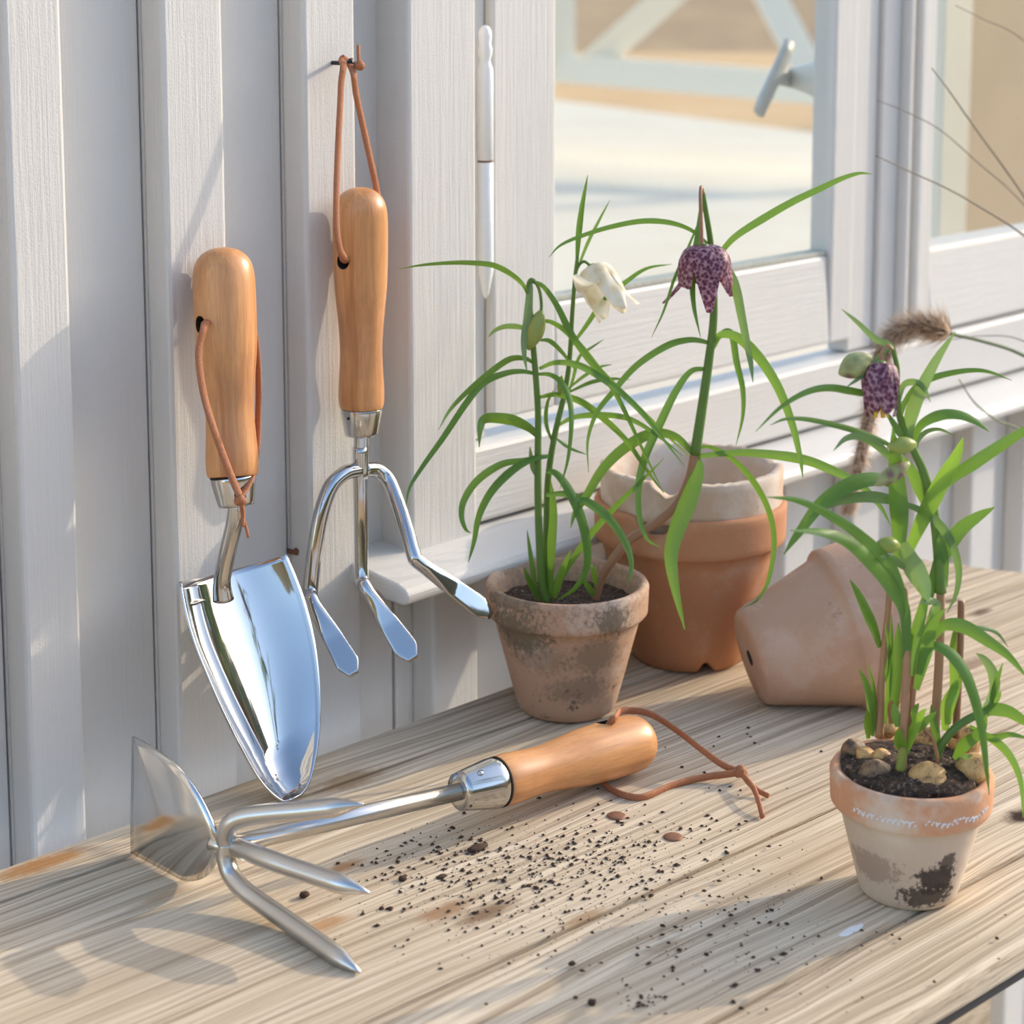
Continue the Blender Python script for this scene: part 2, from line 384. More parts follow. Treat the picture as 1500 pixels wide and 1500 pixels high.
# window 2
W2 = thing('window_2', (xp1, YS, zrail), 'white moulded window right of the post behind the dry stems', None, None, 'structure')
xm = [xw(q, .026) for q in (1298, 1328, 1336, 1345, 1357)]
box('frame_strip', xp1+.0006, xm[1], .030, .050, zf1+.002, ZT, 'paint_v', W2, .001)
box('moulding', xm[1]+.0003, xm[2], .022, .050, zf1+.002, ZT, 'paint_v', W2, .0025)
box('moulding', xm[2]+.0003, xm[3], .028, .050, zf1+.002, ZT, 'paint_v', W2, .002)
box('moulding', xm[3]+.0003, xm[4], .022, .050, zf1+.002, ZT, 'paint_v', W2, .0025)
box('stile', xm[4]+.0003, xg2, YS, .050, zf1+.002, ZT, 'paint_v', W2, .002)
z2 = wall(1376, 364, YS).z
v, f = boxv(xg2+.0004, xg3, YS-.001, .050, zf1+.002, z2)
v = [(a, b+(.006 if (c > zrail+.01 and b < .05) else 0), c+(.006 if (c > zrail+.01 and b > .03) else 0)) for a, b, c in v]
bevel(obj('bottom_rail', v, f, 'paint_h', W2), .003)
box('stile', xg3+.0004, XR, YS, .050, zf1+.002, ZT, 'paint_v', W2, .002)
box('pane', xg2-.003, xg3+.003, .0345, .0370, z2-.003, ZT, 'glass', W2, 0)

# ---- ground, paving, terrace
def groundmat(name, a, b, sc_, bm_=.3):
    m, nt, p = newmat(name); co = objco(nt); n = noisef(nt, co, sc_, 6, .65); n2 = noisef(nt, co, sc_*.07, 3)
    nt.links.new(ramp(nt, math_(nt, 'ADD', math_(nt, 'MULTIPLY', n, .6), math_(nt, 'MULTIPLY', n2, .4)), [(.35, a), (.65, b)]), p.inputs['Base Color'])
    p.inputs['Roughness'].default_value = .9; bump(nt, p, n, bm_, .02); return m
M['straw'] = groundmat('dry straw coloured grass', (.50, .30, .13), (.66, .43, .21), 6)
M['paving'] = groundmat('pale paving', (.50, .48, .44), (.62, .60, .56), 30)
M['terrace'] = groundmat('cream painted terrace boards', (.66, .57, .43), (.75, .67, .53), 4, .05)
gr = obj('floor', [(-60, -60, -.66), (90, -60, -.66), (90, 120, -.66), (-60, 120, -.66)], [(0, 1, 2, 3)], 'straw'); tag(gr, 'dry straw coloured grass stretching away behind the building', None, None, 'structure')
pv = obj('floor_paving', *boxv(-4, 4, -5, .06, -.66, -.62), 'paving'); tag(pv, 'pale paved ground below the potting table', None, None, 'structure')
ZTE = -.20
e0, e1 = table(700, 132, ZTE), table(1330, 212, ZTE)
te = obj('floor_terrace', [(XL, .13, ZTE), (XR+2.0, .13, ZTE), tuple(e1), tuple(e0), (XL, .13, -.655), (XR+2.0, .13, -.655), (e1.x, e1.y, -.655), (e0.x, e0.y, -.655)], [(0, 1, 2, 3), (4, 7, 6, 5), (0, 4, 5, 1), (1, 5, 6, 2), (2, 6, 7, 3), (3, 7, 4, 0)], 'terrace')
tag(te, 'cream terrace floor seen blurred through the window', None, None, 'structure')
bk = []; nb = 40
for j, (dd_, hh_) in enumerate(((38, -.66), (46, 1.6), (58, 4.2), (75, 5.0))):
    for i in range(nb+1):
        an = math.radians(-25+150*i/nb); bk.append((dd_*math.cos(an), dd_*math.sin(an), hh_+(.5*noise.noise(V((i*.6, j, 0))) if j else 0)))
bf = [(j*(nb+1)+i, j*(nb+1)+i+1, (j+1)*(nb+1)+i+1, (j+1)*(nb+1)+i) for j in range(3) for i in range(nb)]
o = obj('distant_bank', bk, bf, groundmat('dry reed bank', (.40, .25, .14), (.62, .42, .22), .4), None, True); tag(o, 'straw brown field bank far behind the window', None, None, 'structure')
hk = []; nb = 150  # unseen hedge, added so the polished steel mirrors something darker
for j, (dd_, hh_) in enumerate(((24, -.66), (24.5, 2.2), (26, 5.2), (28, 7.4), (31, 8.2))):
    for i in range(nb+1):
        an = math.radians(-172+182*i/nb); w_ = noise.noise(V((i*.35, j*.8, 3)))+.5*noise.noise(V((i*1.1, j*1.7, 8)))
        hk.append(((dd_+1.2*w_)*math.cos(an), (dd_+1.2*w_)*math.sin(an), hh_+(1.3*w_ if j > 1 else 0)))
hf_ = [(j*(nb+1)+i, j*(nb+1)+i+1, (j+1)*(nb+1)+i+1, (j+1)*(nb+1)+i) for j in range(4) for i in range(nb)]
o = obj('added_hedge', hk, hf_, groundmat('added hedge for dark reflections', (.09, .085, .045), (.22, .18, .10), 1.5), None, True); tag(o, 'unseen hedge added to darken the reflections in the polished tools', None, None, 'structure')
# railing on the terrace, seen through the pane
DR = 6.6
pl, pr = dep(560, 78, DR+.9), dep(1330, 140, DR-.5)
RG = thing('terrace_railing', (pl+pr)/2*1.0-V((0, 0, ((pl+pr)/2).z-ZTE)), 'white timber railing with diagonal braces, blurred behind the window pane', 'railing')
def beam(name, a, b, wd, th, mat, parent):
    t = (b-a).normalized(); n_ = t.cross(G).normalized(); q = t.cross(n_).normalized(); vv = []
    for p_ in (a, b):
        for s1, s2 in ((-1, -1), (1, -1), (1, 1), (-1, 1)): vv.append(p_+n_*wd/2*s1+q*th/2*s2)
    return obj(name, vv, [(3, 2, 1, 0), (4, 5, 6, 7), (0, 1, 5, 4), (1, 2, 6, 5), (2, 3, 7, 6), (3, 0, 4, 7)], mat, parent)
beam('rail', pl, pr, .105, .06, 'white_far', RG)
ut = V((0, 0, .95)); 
beam('top_rail', pl+ut, pr+ut, .09, .06, 'white_far', RG)
onr = lambda x_: pl.lerp(pr, (x_-560)/770)
for xx in (610, 855, 1330): beam('post', V((onr(xx).x, onr(xx).y, ZTE if xx != 855 else onr(xx).z)), onr(xx)+ut, .115, .07, 'white_far', RG)
for a_, b_ in (((905, 75), (1000, -20)), ((1215, 92), (1115, -25)), ((770, 75), (640, -30))):
    pa, pb = onr(a_[0]), onr(b_[0]); s_ = (pb-pa).length*.95
    beam('brace', pa+V((0, 0, .02)), dep(b_[0], b_[1], depth(pb)).lerp(pa, -1.2), .10, .045, 'white_far', RG)
# inside of window 2: white pillar with ledge and tan partition
ip = dep(1402, 300, 1.95)
PP = box('interior_pillar', ip.x-.035, ip.x+.02, ip.y, ip.y+.05, ZTE, 1.0, 'white_far'); tag(PP, 'white pillar inside the right window', 'pillar')
iq = dep(1500, 300, 2.3)
CP = box('interior_partition', iq.x-.12, iq.x+1.2, iq.y+.05, iq.y+.09, ZTE, 1.0, flat('tan partition board', (.52, .42, .31), .8, 0, .1, 12)); tag(CP, 'tan partition board behind the right window pane', 'partition')

# ================================================================== TABLE
TA = math.atan2(-.071, .9975)
td = V((math.cos(TA), math.sin(TA), 0)); tn = V((-math.sin(TA), math.cos(TA), 0))
troot = V((.1, -.2, -.62))
TB = thing('potting_table', troot, 'weathered grey timber potting table of long boards along the white wall', 'table', rotz=TA)
tinv = ORG[TB].inverted()
def tl(p): return tinv @ V(p)
def tablewood():
    m, nt, p = newmat('weathered bare timber')
    tc = N(nt, 'TexCoord'); tc.object = TB; co = tc.outputs['Object']
    oi = N(nt, 'ObjectInfo'); sc1 = N(nt, 'VectorMath', operation='SCALE'); sc1.inputs[0].default_value = (7.3, 3.1, 1.7); nt.links.new(oi.outputs['Random'], sc1.inputs['Scale'])
    off = N(nt, 'VectorMath', operation='ADD'); nt.links.new(co, off.inputs[0]); nt.links.new(sc1.outputs[0], off.inputs[1]); o = off.outputs[0]
    warp = noisef(nt, mapping(nt, o, (5, 14, 14)), 1, 2)
    wv = N(nt, 'VectorMath', operation='MULTIPLY_ADD'); 
    cmb = N(nt, 'CombineXYZ'); nt.links.new(math_(nt, 'MULTIPLY', math_(nt, 'SUBTRACT', warp, .5), .016), cmb.inputs[1])
    ad = N(nt, 'VectorMath', operation='ADD'); nt.links.new(o, ad.inputs[0]); nt.links.new(cmb.outputs[0], ad.inputs[1]); q = ad.outputs[0]
    band = noisef(nt, mapping(nt, q, (3, 75, 75)), 1, 3, .5)
    line = noisef(nt, mapping(nt, q, (2.6, 400, 400)), 1, 4, .6)
    fine = noisef(nt, mapping(nt, q, (11, 1250, 1250)), 1, 2, .6)
    c = ramp(nt, line, [(.32, (.20, .14, .09)), (.45, (.56, .455, .335)), (.56, (.80, .69, .545)), (.72, (.90, .81, .67))])
    c2 = ramp(nt, band, [(.30, (.50, .40, .29)), (.5, (.74, .63, .49)), (.7, (.90, .81, .68))])
    c = mix(nt, .38, c, c2)
    crk = ramp(nt, noisef(nt, mapping(nt, q, (1.1, 170, 170)), 1, 3, .6), [(.30, (1, 1, 1)), (.335, (0, 0, 0))])
    c = mix(nt, math_(nt, 'MULTIPLY', crk, .75), c, (.13, .09, .06))
    c = mix(nt, math_(nt, 'MULTIPLY', ramp(nt, fine, [(.37, (1, 1, 1)), (.48, (0, 0, 0))]), .6), c, (.30, .225, .16))
    blot = noisef(nt, mapping(nt, o, (4, 11, 11)), 1, 4, .6)
    c = mix(nt, math_(nt, 'MULTIPLY', ramp(nt, blot, [(.5, (0, 0, 0)), (.72, (1, 1, 1))]), .45), c, (.46, .375, .285))
    bw_ = math_(nt, 'MULTIPLY', oi.outputs['Random'], .15)
    c = mix(nt, bw_, c, (.30, .25, .20))
    # rust brown knots, worn patches and a knot hole with its shade painted in
    for (x_, y_, rx, ry, col, st) in ((62, 1265, .020, .006, (.42, .20, .06), .85), (512, 1142, .016, .0075, (.30, .19, .10), .7), (505, 1270, .008, .004, (.42, .22, .10), .8), (475, 1355, .010, .0045, (.42, .23, .10), .75),
                                 (650, 1337, .012, .005, (.33, .19, .10), .8), (715, 1338, .013, .005, (.20, .12, .07), .85), (853, 1346, .010, .003, (.36, .22, .12), .7), (968, 1385, .008, .003, (.34, .25, .17), .6), (240, 1310, .012, .003, (.42, .26, .14), .6),
                                 (1392, 878, .006, .004, (.10, .06, .04), .8), (1436, 898, .009, .004, (.10, .06, .04), .8), (1420, 975, .016, .006, (.25, .17, .12), .7), (1496, 1196, .0085, .006, (.045, .025, .02), 1.0)):
        pt = tl(table(x_, y_))
        c = mix(nt, math_(nt, 'MULTIPLY', spot(nt, co, (pt.x, pt.y, .62), (rx*1.15, ry, .05), .55, 1.3, 130), st), c, col)
    c = mix(nt, 1.0, c, (.93, .89, .82), 'MULTIPLY')
    nt.links.new(c, p.inputs['Base Color']); p.inputs['Roughness'].default_value = .85; p.inputs['Specular IOR Level'].default_value = .12
    h = math_(nt, 'ADD', math_(nt, 'MULTIPLY', line, .7), math_(nt, 'MULTIPLY', fine, .5))
    bump(nt, p, h, .55, .0012)
    return m
M['table'] = tablewood()
# board edges measured as offsets across the boards; the back board is scribed to the wall line
def v_of(p): return tl(p).y
edges = [None, v_of(table(0, 1320)), v_of(table(0, 1405)), v_of(table(0, 1742.7)), v_of(table(0, 1875)), v_of(table(0, 2059)), v_of(table(0, 2286))]
bk0, bk1 = tl(table(-700, 1525)), tl(table(1290, 812))
en0, en1 = tl(table(1290, 812)), tl(table(1500, 837))
xend = lambda y: en0.x + (en1.x-en0.x)*(y-en0.y)/(en1.y-en0.y)
xst = -.85
ybk = lambda x_: bk0.y + (bk1.y-bk0.y)*(x_-bk0.x)/(bk1.x-bk0.x)
TH = .0135
for i in range(6):
    ylo = edges[i+1] + .0007; yhi = (edges[i]-.0007) if i else None
    xe0 = xend(ylo)-random.uniform(0, .004)
    if i == 0:
        x_far = bk1.x; top = [(xst, ylo), (xe0, ylo), (x_far, bk1.y), (xst, ybk(xst))]
    else: top = [(xst, ylo), (xe0, ylo), (xend(yhi)-.001, yhi), (xst, yhi)]
    dz = [0, -.0008, .0004, -.0006, .0003, -.0004][i]
    vv = [(a, b, .62-TH) for a, b in top] + [(a, b, .62+dz) for a, b in top]
    o = obj('table_board', vv, [(3, 2, 1, 0), (4, 5, 6, 7), (0, 1, 5, 4), (1, 2, 6, 5), (2, 3, 7, 6), (3, 0, 4, 7)], 'table', TB, mw=ORG[TB])
    bevel(o, .0005 if i < 5 else .003, 2)
yf = edges[6]
for lx in (-.7, .42):
    for ly in (yf+.06, -.01+edges[1]): 
        v, f = boxv(lx, lx+.05, ly-.025, ly+.025, 0, .62-TH); obj('leg', v, f, 'table', TB, mw=ORG[TB])
v, f = boxv(-.8, .46, yf+.003, yf+.03, .62-TH-.0045, .62-TH-.0004); o = obj('front_rail', v, f, flat('rail with painted shade', (.035, .03, .028), .7, 0, .3), TB, mw=ORG[TB]); o['label'] = 'rail under the front board, coloured dark for its shade'  # near-black colour stands in for the shade below the front board
# flat round nail heads in the boards
for (x_, y_) in ((903, 1197), (986, 1228)):
    c_ = table(x_, y_); lv, lf = lathe([(.0047, -.001), (.0047, .0009), (.004, .0013), (0.0005, .0013)], 20)
    o = obj('nail_head', [V(a)+c_ for a in lv], lf, 'rivet', TB, True); o['label'] = 'flat rust brown nail head'

# ================================================================== TOOLS
def hole_cut(o, a, b, r):
    """bore a hole through the mesh o from a to b (world points)"""
    cv, cf = tube([V(a), V(b)], r, 16); me = bpy.data.meshes.new('bore'); me.from_pydata([tuple(q) for q in cv], [], cf); me.materials.append(M['dark'])
    bm = bmesh.new(); bm.from_mesh(me); bmesh.ops.recalc_face_normals(bm, faces=bm.faces); bm.to_mesh(me); bm.free()
    c = bpy.data.objects.new('bore', me); COL.objects.link(c)
    o.data.materials.append(M['dark'])
    md = o.modifiers.new('bore', 'BOOLEAN'); md.object = c; md.operation = 'DIFFERENCE'; md.solver = 'EXACT'
    try: md.material_mode = 'TRANSFER'
    except Exception: pass
    bpy.context.view_layer.update()
    ev = o.evaluated_get(bpy.context.evaluated_depsgraph_get()); nm = bpy.data.meshes.new_from_object(ev)
    o.modifiers.clear(); o.data = nm
    bpy.data.objects.remove(c)
def handle(parent, top, bot, r):
    """turned handle from its rounded top to the ferrule; r = largest radius"""
    L = (V(bot)-V(top)).length
    P = [(.0, 0), (.25, .004), (.5, .015), (.72, .035), (.88, .065), (.96, .10), (1.0, .16), (1.0, .26), (.985, .36), (.95, .46), (.88, .55), (.815, .64), (.78, .71), (.78, .77), (.81, .85), (.84, .92), (.835, .97), (.80, .995), (.76, 1.0)]
    prof = [(max(a*r, .0004), b*L) for a, b in P]
    pr2 = [(q.x, q.y) for q in catmull([V((a, b, 0)) for a, b in prof], 3)]
    v, f = lathe(pr2, 40); mw = along(top, bot)
    o = obj('handle', v, f, 'beech', parent, True, mw=mw, label='turned orange brown wooden handle'); return o
def ferrule(parent, a, b, r0, r1):
    L = (V(b)-V(a)).length
    prof = [(r0*.97, 0), (r0, .0006), (r0, L*.12), (r0*.99, L*.2), (r1*1.03, L*.9), (r1*.97, L), (r1*.6, L+.0004)]
    v, f = lathe(prof, 40); o = obj('ferrule', v, f, 'steel', parent, False, mw=along(a, b), label='tapered polished steel ferrule')
    for p_ in o.data.polygons: p_.use_smooth = len(p_.vertices) == 4
    rv, rf = lathe([(r0*.99, -.0012), (r0*1.01, -.0012), (r0*1.01, .0002), (r0*.99, .0002)], 40); obj('collar_gap', rv, rf, 'dark', o, True, mw=along(a, b))
    return o
def cord(parent, pts, wd=.0016, ref=None, n=8, label='tan leather hanging cord', name='cord'):
    c = catmull(pts, n); v, f = tube(c, wd, 8, .5, ref)
    return obj(name, v, f, 'leather', parent, True, label=label)
def knot(parent, c, r, tails, wd=.0016):
    vv = []; ff = []
    for k, ax in enumerate((V((1, .3, .2)), V((.2, .4, 1)), V((-.5, 1, .5)))):
        ax.normalize(); u = ax.orthogonal().normalized(); q = ax.cross(u)
        ring = [V(c)+(u*math.cos(t)+q*math.sin(t))*r*.62 + ax*r*.25*math.sin(2*t+k) for t in [2*math.pi*i/18 for i in range(19)]]
        v, f = tube(ring, r*.52, 8); b = len(vv); vv += v; ff += [tuple(i+b for i in g_) for g_ in f]
    o = obj('knot', vv, ff, 'leather', parent, True)
    for t in tails:
        v, f = tube(catmull(t, 6), wd, 8, .6); obj('cord_end', v, f, 'leather', parent, True)
    return o

# ---- trowel leaning on the wall
root = table(425, 1178)
TR = thing('garden_trowel', root, 'polished garden trowel leaning upright against the white wall, handle up', 'trowel')
LN = V((0, -1, .21)).normalized()                   # towards the viewer, square to the leaning plane
tt, tb = lean(325.5, 362), lean(341, 698)
hr = 45.5*mpp(tt)
h = handle(TR, tt, tb, hr)
hc = lean(299, 468)+LN*hr*.2
hcn = lean(331, 470); hdr = (-G*.68-R_*.73).normalized(); hole_cut(h, hcn+hdr*.03, hcn-hdr*.03, .0043)
fe = lean(346, 741)
ferrule(TR, tb, fe, 33*mpp(tb), 26.5*mpp(fe))
LBN = V((0, -1, .45)).normalized(); lb_ = lambda x_, y_: lean(x_, y_, -.0475, .45)
sk = lb_(328, 880)-LBN*.0085; dq0, dq1 = depth(fe), depth(sk)
sh = catmull([fe-(fe-tb)*.2] + [dep(a_, b_, dq0+(dq1-dq0)*t_) for a_, b_, t_ in ((346.5, 744, 0), (343, 768, .12), (336, 797, .38), (329, 828, .7), (325, 855, .93), (327, 878, 1.0))], 6)
v, f = tube(sh, [.0044 if i < len(sh)-9 else .0044+.0012*(i-len(sh)+9)/8 for i in range(len(sh))], 16); obj('shaft', v, f, 'steel', TR, True, label='bent steel shaft')
Lp = [(263, 852), (272, 900), (285, 945), (303, 990), (325, 1040), (350, 1090), (375, 1135), (393, 1158), (410, 1172), (426, 1178)]
Rp = [(420, 812), (433, 842), (447, 880), (458, 922), (465, 962), (469, 1010), (469, 1060), (464, 1105), (452, 1150), (428, 1178.5)]
Lc = catmull([V((a, b, 0)) for a, b in Lp], 4); Rc = catmull([V((a, b, 0)) for a, b in Rp], 4)
nr, ncl = len(Lc), 25; vv = []
for i in range(nr):
    a, b = lb_(Lc[i].x, Lc[i].y), lb_(Rc[i].x, Rc[i].y); wdt = (b-a).length
    for k in range(ncl):
        s = -1+2*k/(ncl-1); dp = (1-abs(s)**2.2)*min(.30*wdt, .0145)*(1 if i < nr-8 else (.25+.75*(nr-1-i)/8)**.7)
        p_ = a.lerp(b, (s+1)/2) - LBN*dp
        if p_.z < .0012: p_.z = .0012
        vv.append(p_)
ff = [(i*ncl+k, i*ncl+k+1, (i+1)*ncl+k+1, (i+1)*ncl+k) for i in range(nr-1) for k in range(ncl-1)]
bl = obj('blade', vv, ff, 'mirror', TR, True, label='mirror polished scoop blade')
md = bl.modifiers.new('thick', 'SOLIDIFY'); md.thickness = .0011; md.offset = 0
m_ = lambda x_, y_, o_=0.0: dep(x_, y_, depth(lean(x_, y_))-o_)
kn = m_(352, 728, .0155)
cord(TR, [m_(304, 470, .004), m_(301, 474, .0085), m_(298, 484, .0105), m_(292, 508, .009), m_(292, 535, .009), m_(299, 580, .010), m_(312, 625, .0135), m_(330, 675, .0145), m_(343, 708, .0145), kn], .0022, (1, 0, 0))
cord(TR, [m_(362, 476, -.004), m_(371, 482, -.003), m_(376, 510, -.001), m_(379, 560, .0), m_(378, 620, .002), m_(375, 670, .006), m_(366, 705, .0125), kn], .0022, (0, 1, 0))
knot(TR, m_(352, 733, .0155), .0028, [[m_(352, 735, .016), m_(355, 755, .015), m_(360, 770, .0145), m_(364, 787, .014)], [m_(354, 735, .0165), m_(357, 750, .0165), m_(356, 772, .0165)]], .0013)
# rusty nail behind the trowel
p0 = wall(423, 808, YR); o = obj('rusty_nail', *tube([p0+V((0, .004, 0)), p0+V((0, -.004, .0005)), p0+V((.0005, -.0065, .0015)), p0+V((.001, -.008, .001))], [.0014, .0014, .0024, .0018], 10), 'rust', None, True)
tag(o, 'rusty nail in the wall beside the top corner of the trowel blade', 'nail')

# ---- hand fork hanging from a screw
sb_ = wall(487, 92, YB); shd = V((sb_.x, YB-.0152, sb_.z))
SC = thing('screw', sb_, 'black crosshead screw in the white board carrying the hand fork', 'screw')
v, f = tube([sb_+V((0, .012, 0)), shd], .0012, 12); obj('shank', v, f, 'screw', SC, True)
v, f = lathe([(.0012, 0), (.0028, .0016), (.003, .0022), (.0004, .0024)], 20); hd = obj('head', v, f, 'screw', SC, True, mw=along(shd+V((0, .002, 0)), shd-V((0, .1, 0))))
for d in (V((1, 0, 0)), V((0, 0, 1))):
    vv, f = boxv(-.0018, .0018, -.0003, .0003, -.0002, .0003)
    mw = Matrix.Translation(shd-V((0, .0005, 0))) @ Matrix.Rotation(math.pi/2, 4, 'X') @ Matrix.Rotation(0 if d.x else math.pi/2, 4, 'Z')
    obj('cross_slot', vv, f, 'dark', hd, mw=mw)
YA = .0085
fk = lambda x_, y_, o_=0.0: dep(x_, y_, depth(wall(x_, y_, YA))-o_)
ft, fb_ = fk(527.5, 274), fk(529.5, 597)
FK = thing('hand_fork', fk(530, 690), 'three-pronged steel hand fork hanging by its cord from the screw', 'hand fork')
fr_ = 40.5*mpp(ft)
h = handle(FK, ft, fb_, fr_)
hcn = fk(527.5, 379); hdr = (-G*.80-R_*.60).normalized(); hole_cut(h, hcn+hdr*.03, hcn-hdr*.03, .0043)
ff_ = fk(529.5, 637)
ferrule(FK, fb_, ff_, 30.5*mpp(fb_), 24.5*mpp(ff_))
v, f = lathe([(.0008, 0), (.0008, .0006), (.0002, .0007)], 10); c_ = fk(510, 613, 24.5*mpp(ff_)*1.0); obj('rivet_hole', v, f, 'dark', FK, True, mw=along(c_, c_-V((.2, 1, 0))))
jn = fk(529, 690)
def tine(parent, pts, radii, blade_from, wide, name='tine', tipw=.55, wdir=None, mat='mirror'):
    """round bar that flattens into a spatulate blade after blade_from (0..1)"""
    c = catmull(pts, 8); n = len(c); seg = 14; fr2 = frames(c); v = []; f = []
    wd = V(wdir).normalized() if wdir else V((1, 0, 0))
    for i, p_ in enumerate(c):
        t = i/(n-1); T, _, _ = fr2[i]
        a = T.cross((p_-CAM).normalized()-ZV*.45).normalized() if wdir is None else (wd-T*wd.dot(T)).normalized(); b = T.cross(a)
        k = max(0, (t-blade_from)/(1-blade_from)); ks = min(1, k/.82); kt = min(1, k*2.2)
        ra = radii*(1-ks)+wide*ks; rb = radii*(1-kt)+.0010*kt; pw = 1-.62*kt
        if k > .84: q = (k-.84)/.16; ra *= 1-q*(1-tipw)
        for s in range(seg):
            an = 2*math.pi*s/seg; ca, sb2 = math.cos(an), math.sin(an)
            v.append(p_+a*math.copysign(abs(ca)**pw, ca)*ra+b*math.copysign(abs(sb2)**pw, sb2)*rb)
    for i in range(n-1):
        for s in range(seg): f.append((i*seg+s, i*seg+(s+1) % seg, (i+1)*seg+(s+1) % seg, (i+1)*seg+s))
    f.append(tuple(range(seg))); f.append(tuple((n-1)*seg+s for s in range(seg)))
    return obj(name, v, f, mat, parent, True)
v, f = tube(catmull([ff_+V((0, 0, .004)), fk(529, 660), fk(529, 700)], 4), .0043, 16); obj('shaft', v, f, 'mirror', FK, True)
YE = -.028
tine(FK, [fk(527, 655, .001), fk(528, 720), fk(529, 790, .003), fk(530, 845, .008), wall(535, 861, -.003), wall(558, 896, -.0125), wall(582, 931, -.0230), wall(606, 967, -.034)], .0040, .62, .0068, tipw=.38)
tine(FK, [fk(525, 688), fk(505, 693), fk(485, 712), fk(471, 750), fk(462, 800), fk(455, 860), wall(457, 880, .003), wall(477, 916, -.009), wall(498, 952, -.020), wall(519, 989, -.031)], .0042, .70, .0064, tipw=.38)
tine(FK, [fk(533, 688), fk(552, 689), wall(569, 704, .004), wall(583, 738, -.006), wall(596, 778, -.017), wall(606, 812, -.025), wall(613, 823, -.0275), wall(648, 849, -.035), wall(683, 875, -.0425), wall(719, 902, -.050)], .0042, .70, .0062, tipw=.38)
cord(FK, [fk(507, 383, .006), fk(503, 378, .0125), fk(497, 362, .0145), fk(493, 330, .014), fk(493, 280, .011), fk(495, 220, .007), fk(498, 160, .004), fk(500, 120, .002), fk(503, 97, .001), V((shd.x-.002, YB-.0105, shd.z+.0014)), V((shd.x+.001, YB-.0095, shd.z+.0024)), fk(517, 106, .002), fk(522, 140, .001), fk(534, 195, -.002), fk(545, 245, -.004), fk(553, 285, -.007), fk(556, 330, -.012), fk(549, 376, -.011), fk(540, 382, -.005)], .0022, (1, 0, 0), 6)
knot(FK, fk(527, 96, .003), .0026, [[fk(526, 92, .003), fk(525, 80, .003), fk(525, 66, .002)]], .0016)

# ---- cultivator hoe lying on the table
HD = table(338, 1238, .026)
he = table(949, 1082, .0165); hj = table(727, 1146, .0225)
HO = thing('cultivator_hoe', V((0.02, -.12, 0)), 'steel cultivator with hoe blade and three tines lying on the table', 'hand hoe')
hr2 = 41*mpp(he)
h = handle(HO, he, hj, .0148)
ax = (hj-he).normalized(); hp_ = he+ax*.0285
sdv = V((0, 0, 1))
hole_cut(h, hp_+sdv*.03+V((-.001, .004, 0)), hp_-sdv*.03, .0042)
fj = table(672, 1160, .0240)
ferrule(HO, hj, fj, .0122, .0092)
c_ = fj.lerp(hj, .45)+V((-.15, -.45, .88)).normalized()*.0108; v, f = lathe([(.0016, -.0005), (.0016, .0003), (.0003, .0006)], 12); obj('rivet', v, f, 'steel', HO, True, mw=along(c_, c_+V((-.15, -.45, .88))))
v, f = tube([fj.lerp(hj, .2), fj.lerp(HD, .5), HD], .0042, 16); obj('shaft', v, f, 'satin', HO, True, label='straight steel shaft')
XB = -.0955
tips = [table(528, 1425, .0018), dep(541, 1308, .752), dep(533, 1178, .777)]
hub = HD+V((-.004, -.003, 0))
def spike(pts, r, nm='tine'):
    c = catmull(pts, 8); n = len(c); rad = []
    L = [0]
    for i in range(1, n): L.append(L[-1]+(c[i]-c[i-1]).length)
    for i in range(n):
        e = L[-1]-L[i]; rad.append(r if e > .014 else max(.0004, r*(e/.014)**.75))
    v, f = tube(c, rad, 14); return obj(nm, v, f, 'satin', HO, True)
at = lambda x_, y_, X: atX(x_, y_, X)
U0 = depth(HD)
spike([dep(331, 1236, U0+.001), dep(331, 1256, U0), dep(338, 1280, U0-.003), dep(356, 1303, U0-.010), dep(390, 1328, U0-.020), dep(450, 1370, U0-.040), tips[0]], .0043)
spike([HD+V((.002, 0, -.001)), dep(380, 1254, U0-.012), dep(440, 1275, U0-.024), tips[1]], .0043)
spike([dep(331, 1240, U0+.001), dep(330, 1224, U0+.001), dep(338, 1206, U0), dep(356, 1197, U0-.001), dep(390, 1192, U0-.004), dep(450, 1187, U0-.010), tips[2]], .0043)
# hoe blade standing on its lower edge, square to the shaft
bo = [(195, 1079), (218, 1091), (245, 1110), (270, 1134), (290, 1160), (306, 1190), (316, 1216), (320, 1238), (316, 1264), (306, 1281), (288, 1289), (268, 1289), (245, 1284), (222, 1274), (205, 1263), (193, 1252), (193, 1200), (194, 1140)]
pts = [atX(a, b, XB) for a, b in bo]
for p_ in pts: p_.z = max(p_.z, .0004)
cc = catmull(pts[:16], 4); cc += [pts[16], pts[17]]
cen = sum(cc, V())/len(cc)
vv = []; ff = []; rings = 8; n = len(cc)
for r_i in range(rings):
    t = 1-r_i/rings
    for p_ in cc:
        q = cen.lerp(p_, t); rr = ((q.y-(-.10))**2+(q.z-.027)**2)**.5
        q = q+V((-.010+ .9*rr**1.6, 0, 0)) if False else q+V((-.0035*(1-t*t), 0, 0)); vv.append(q)
vv.append(cen+V((-.0035, 0, 0)))
for r_i in range(rings-1):
    for k in range(n): ff.append((r_i*n+k, r_i*n+(k+1) % n, (r_i+1)*n+(k+1) % n, (r_i+1)*n+k))
for k in range(n): ff.append(((rings-1)*n+k, (rings-1)*n+(k+1) % n, len(vv)-1))
bl = obj('hoe_blade', vv, ff, 'blade_steel', HO, True, label='pointed steel hoe blade'); md = bl.modifiers.new('thick', 'SOLIDIFY'); md.thickness = .0014; md.offset = 0
v, f = tube(catmull([atX(318, 1238, XB)+V((0, .004, 0)), dep(327, 1239, U0+.001), HD+V((.004, 0, 0))], 5), .0036, 12); obj('hub', v, f, 'steel', HO, True)
hpt = hp_+sdv*.0135
kn = table(1085, 1131, .006)
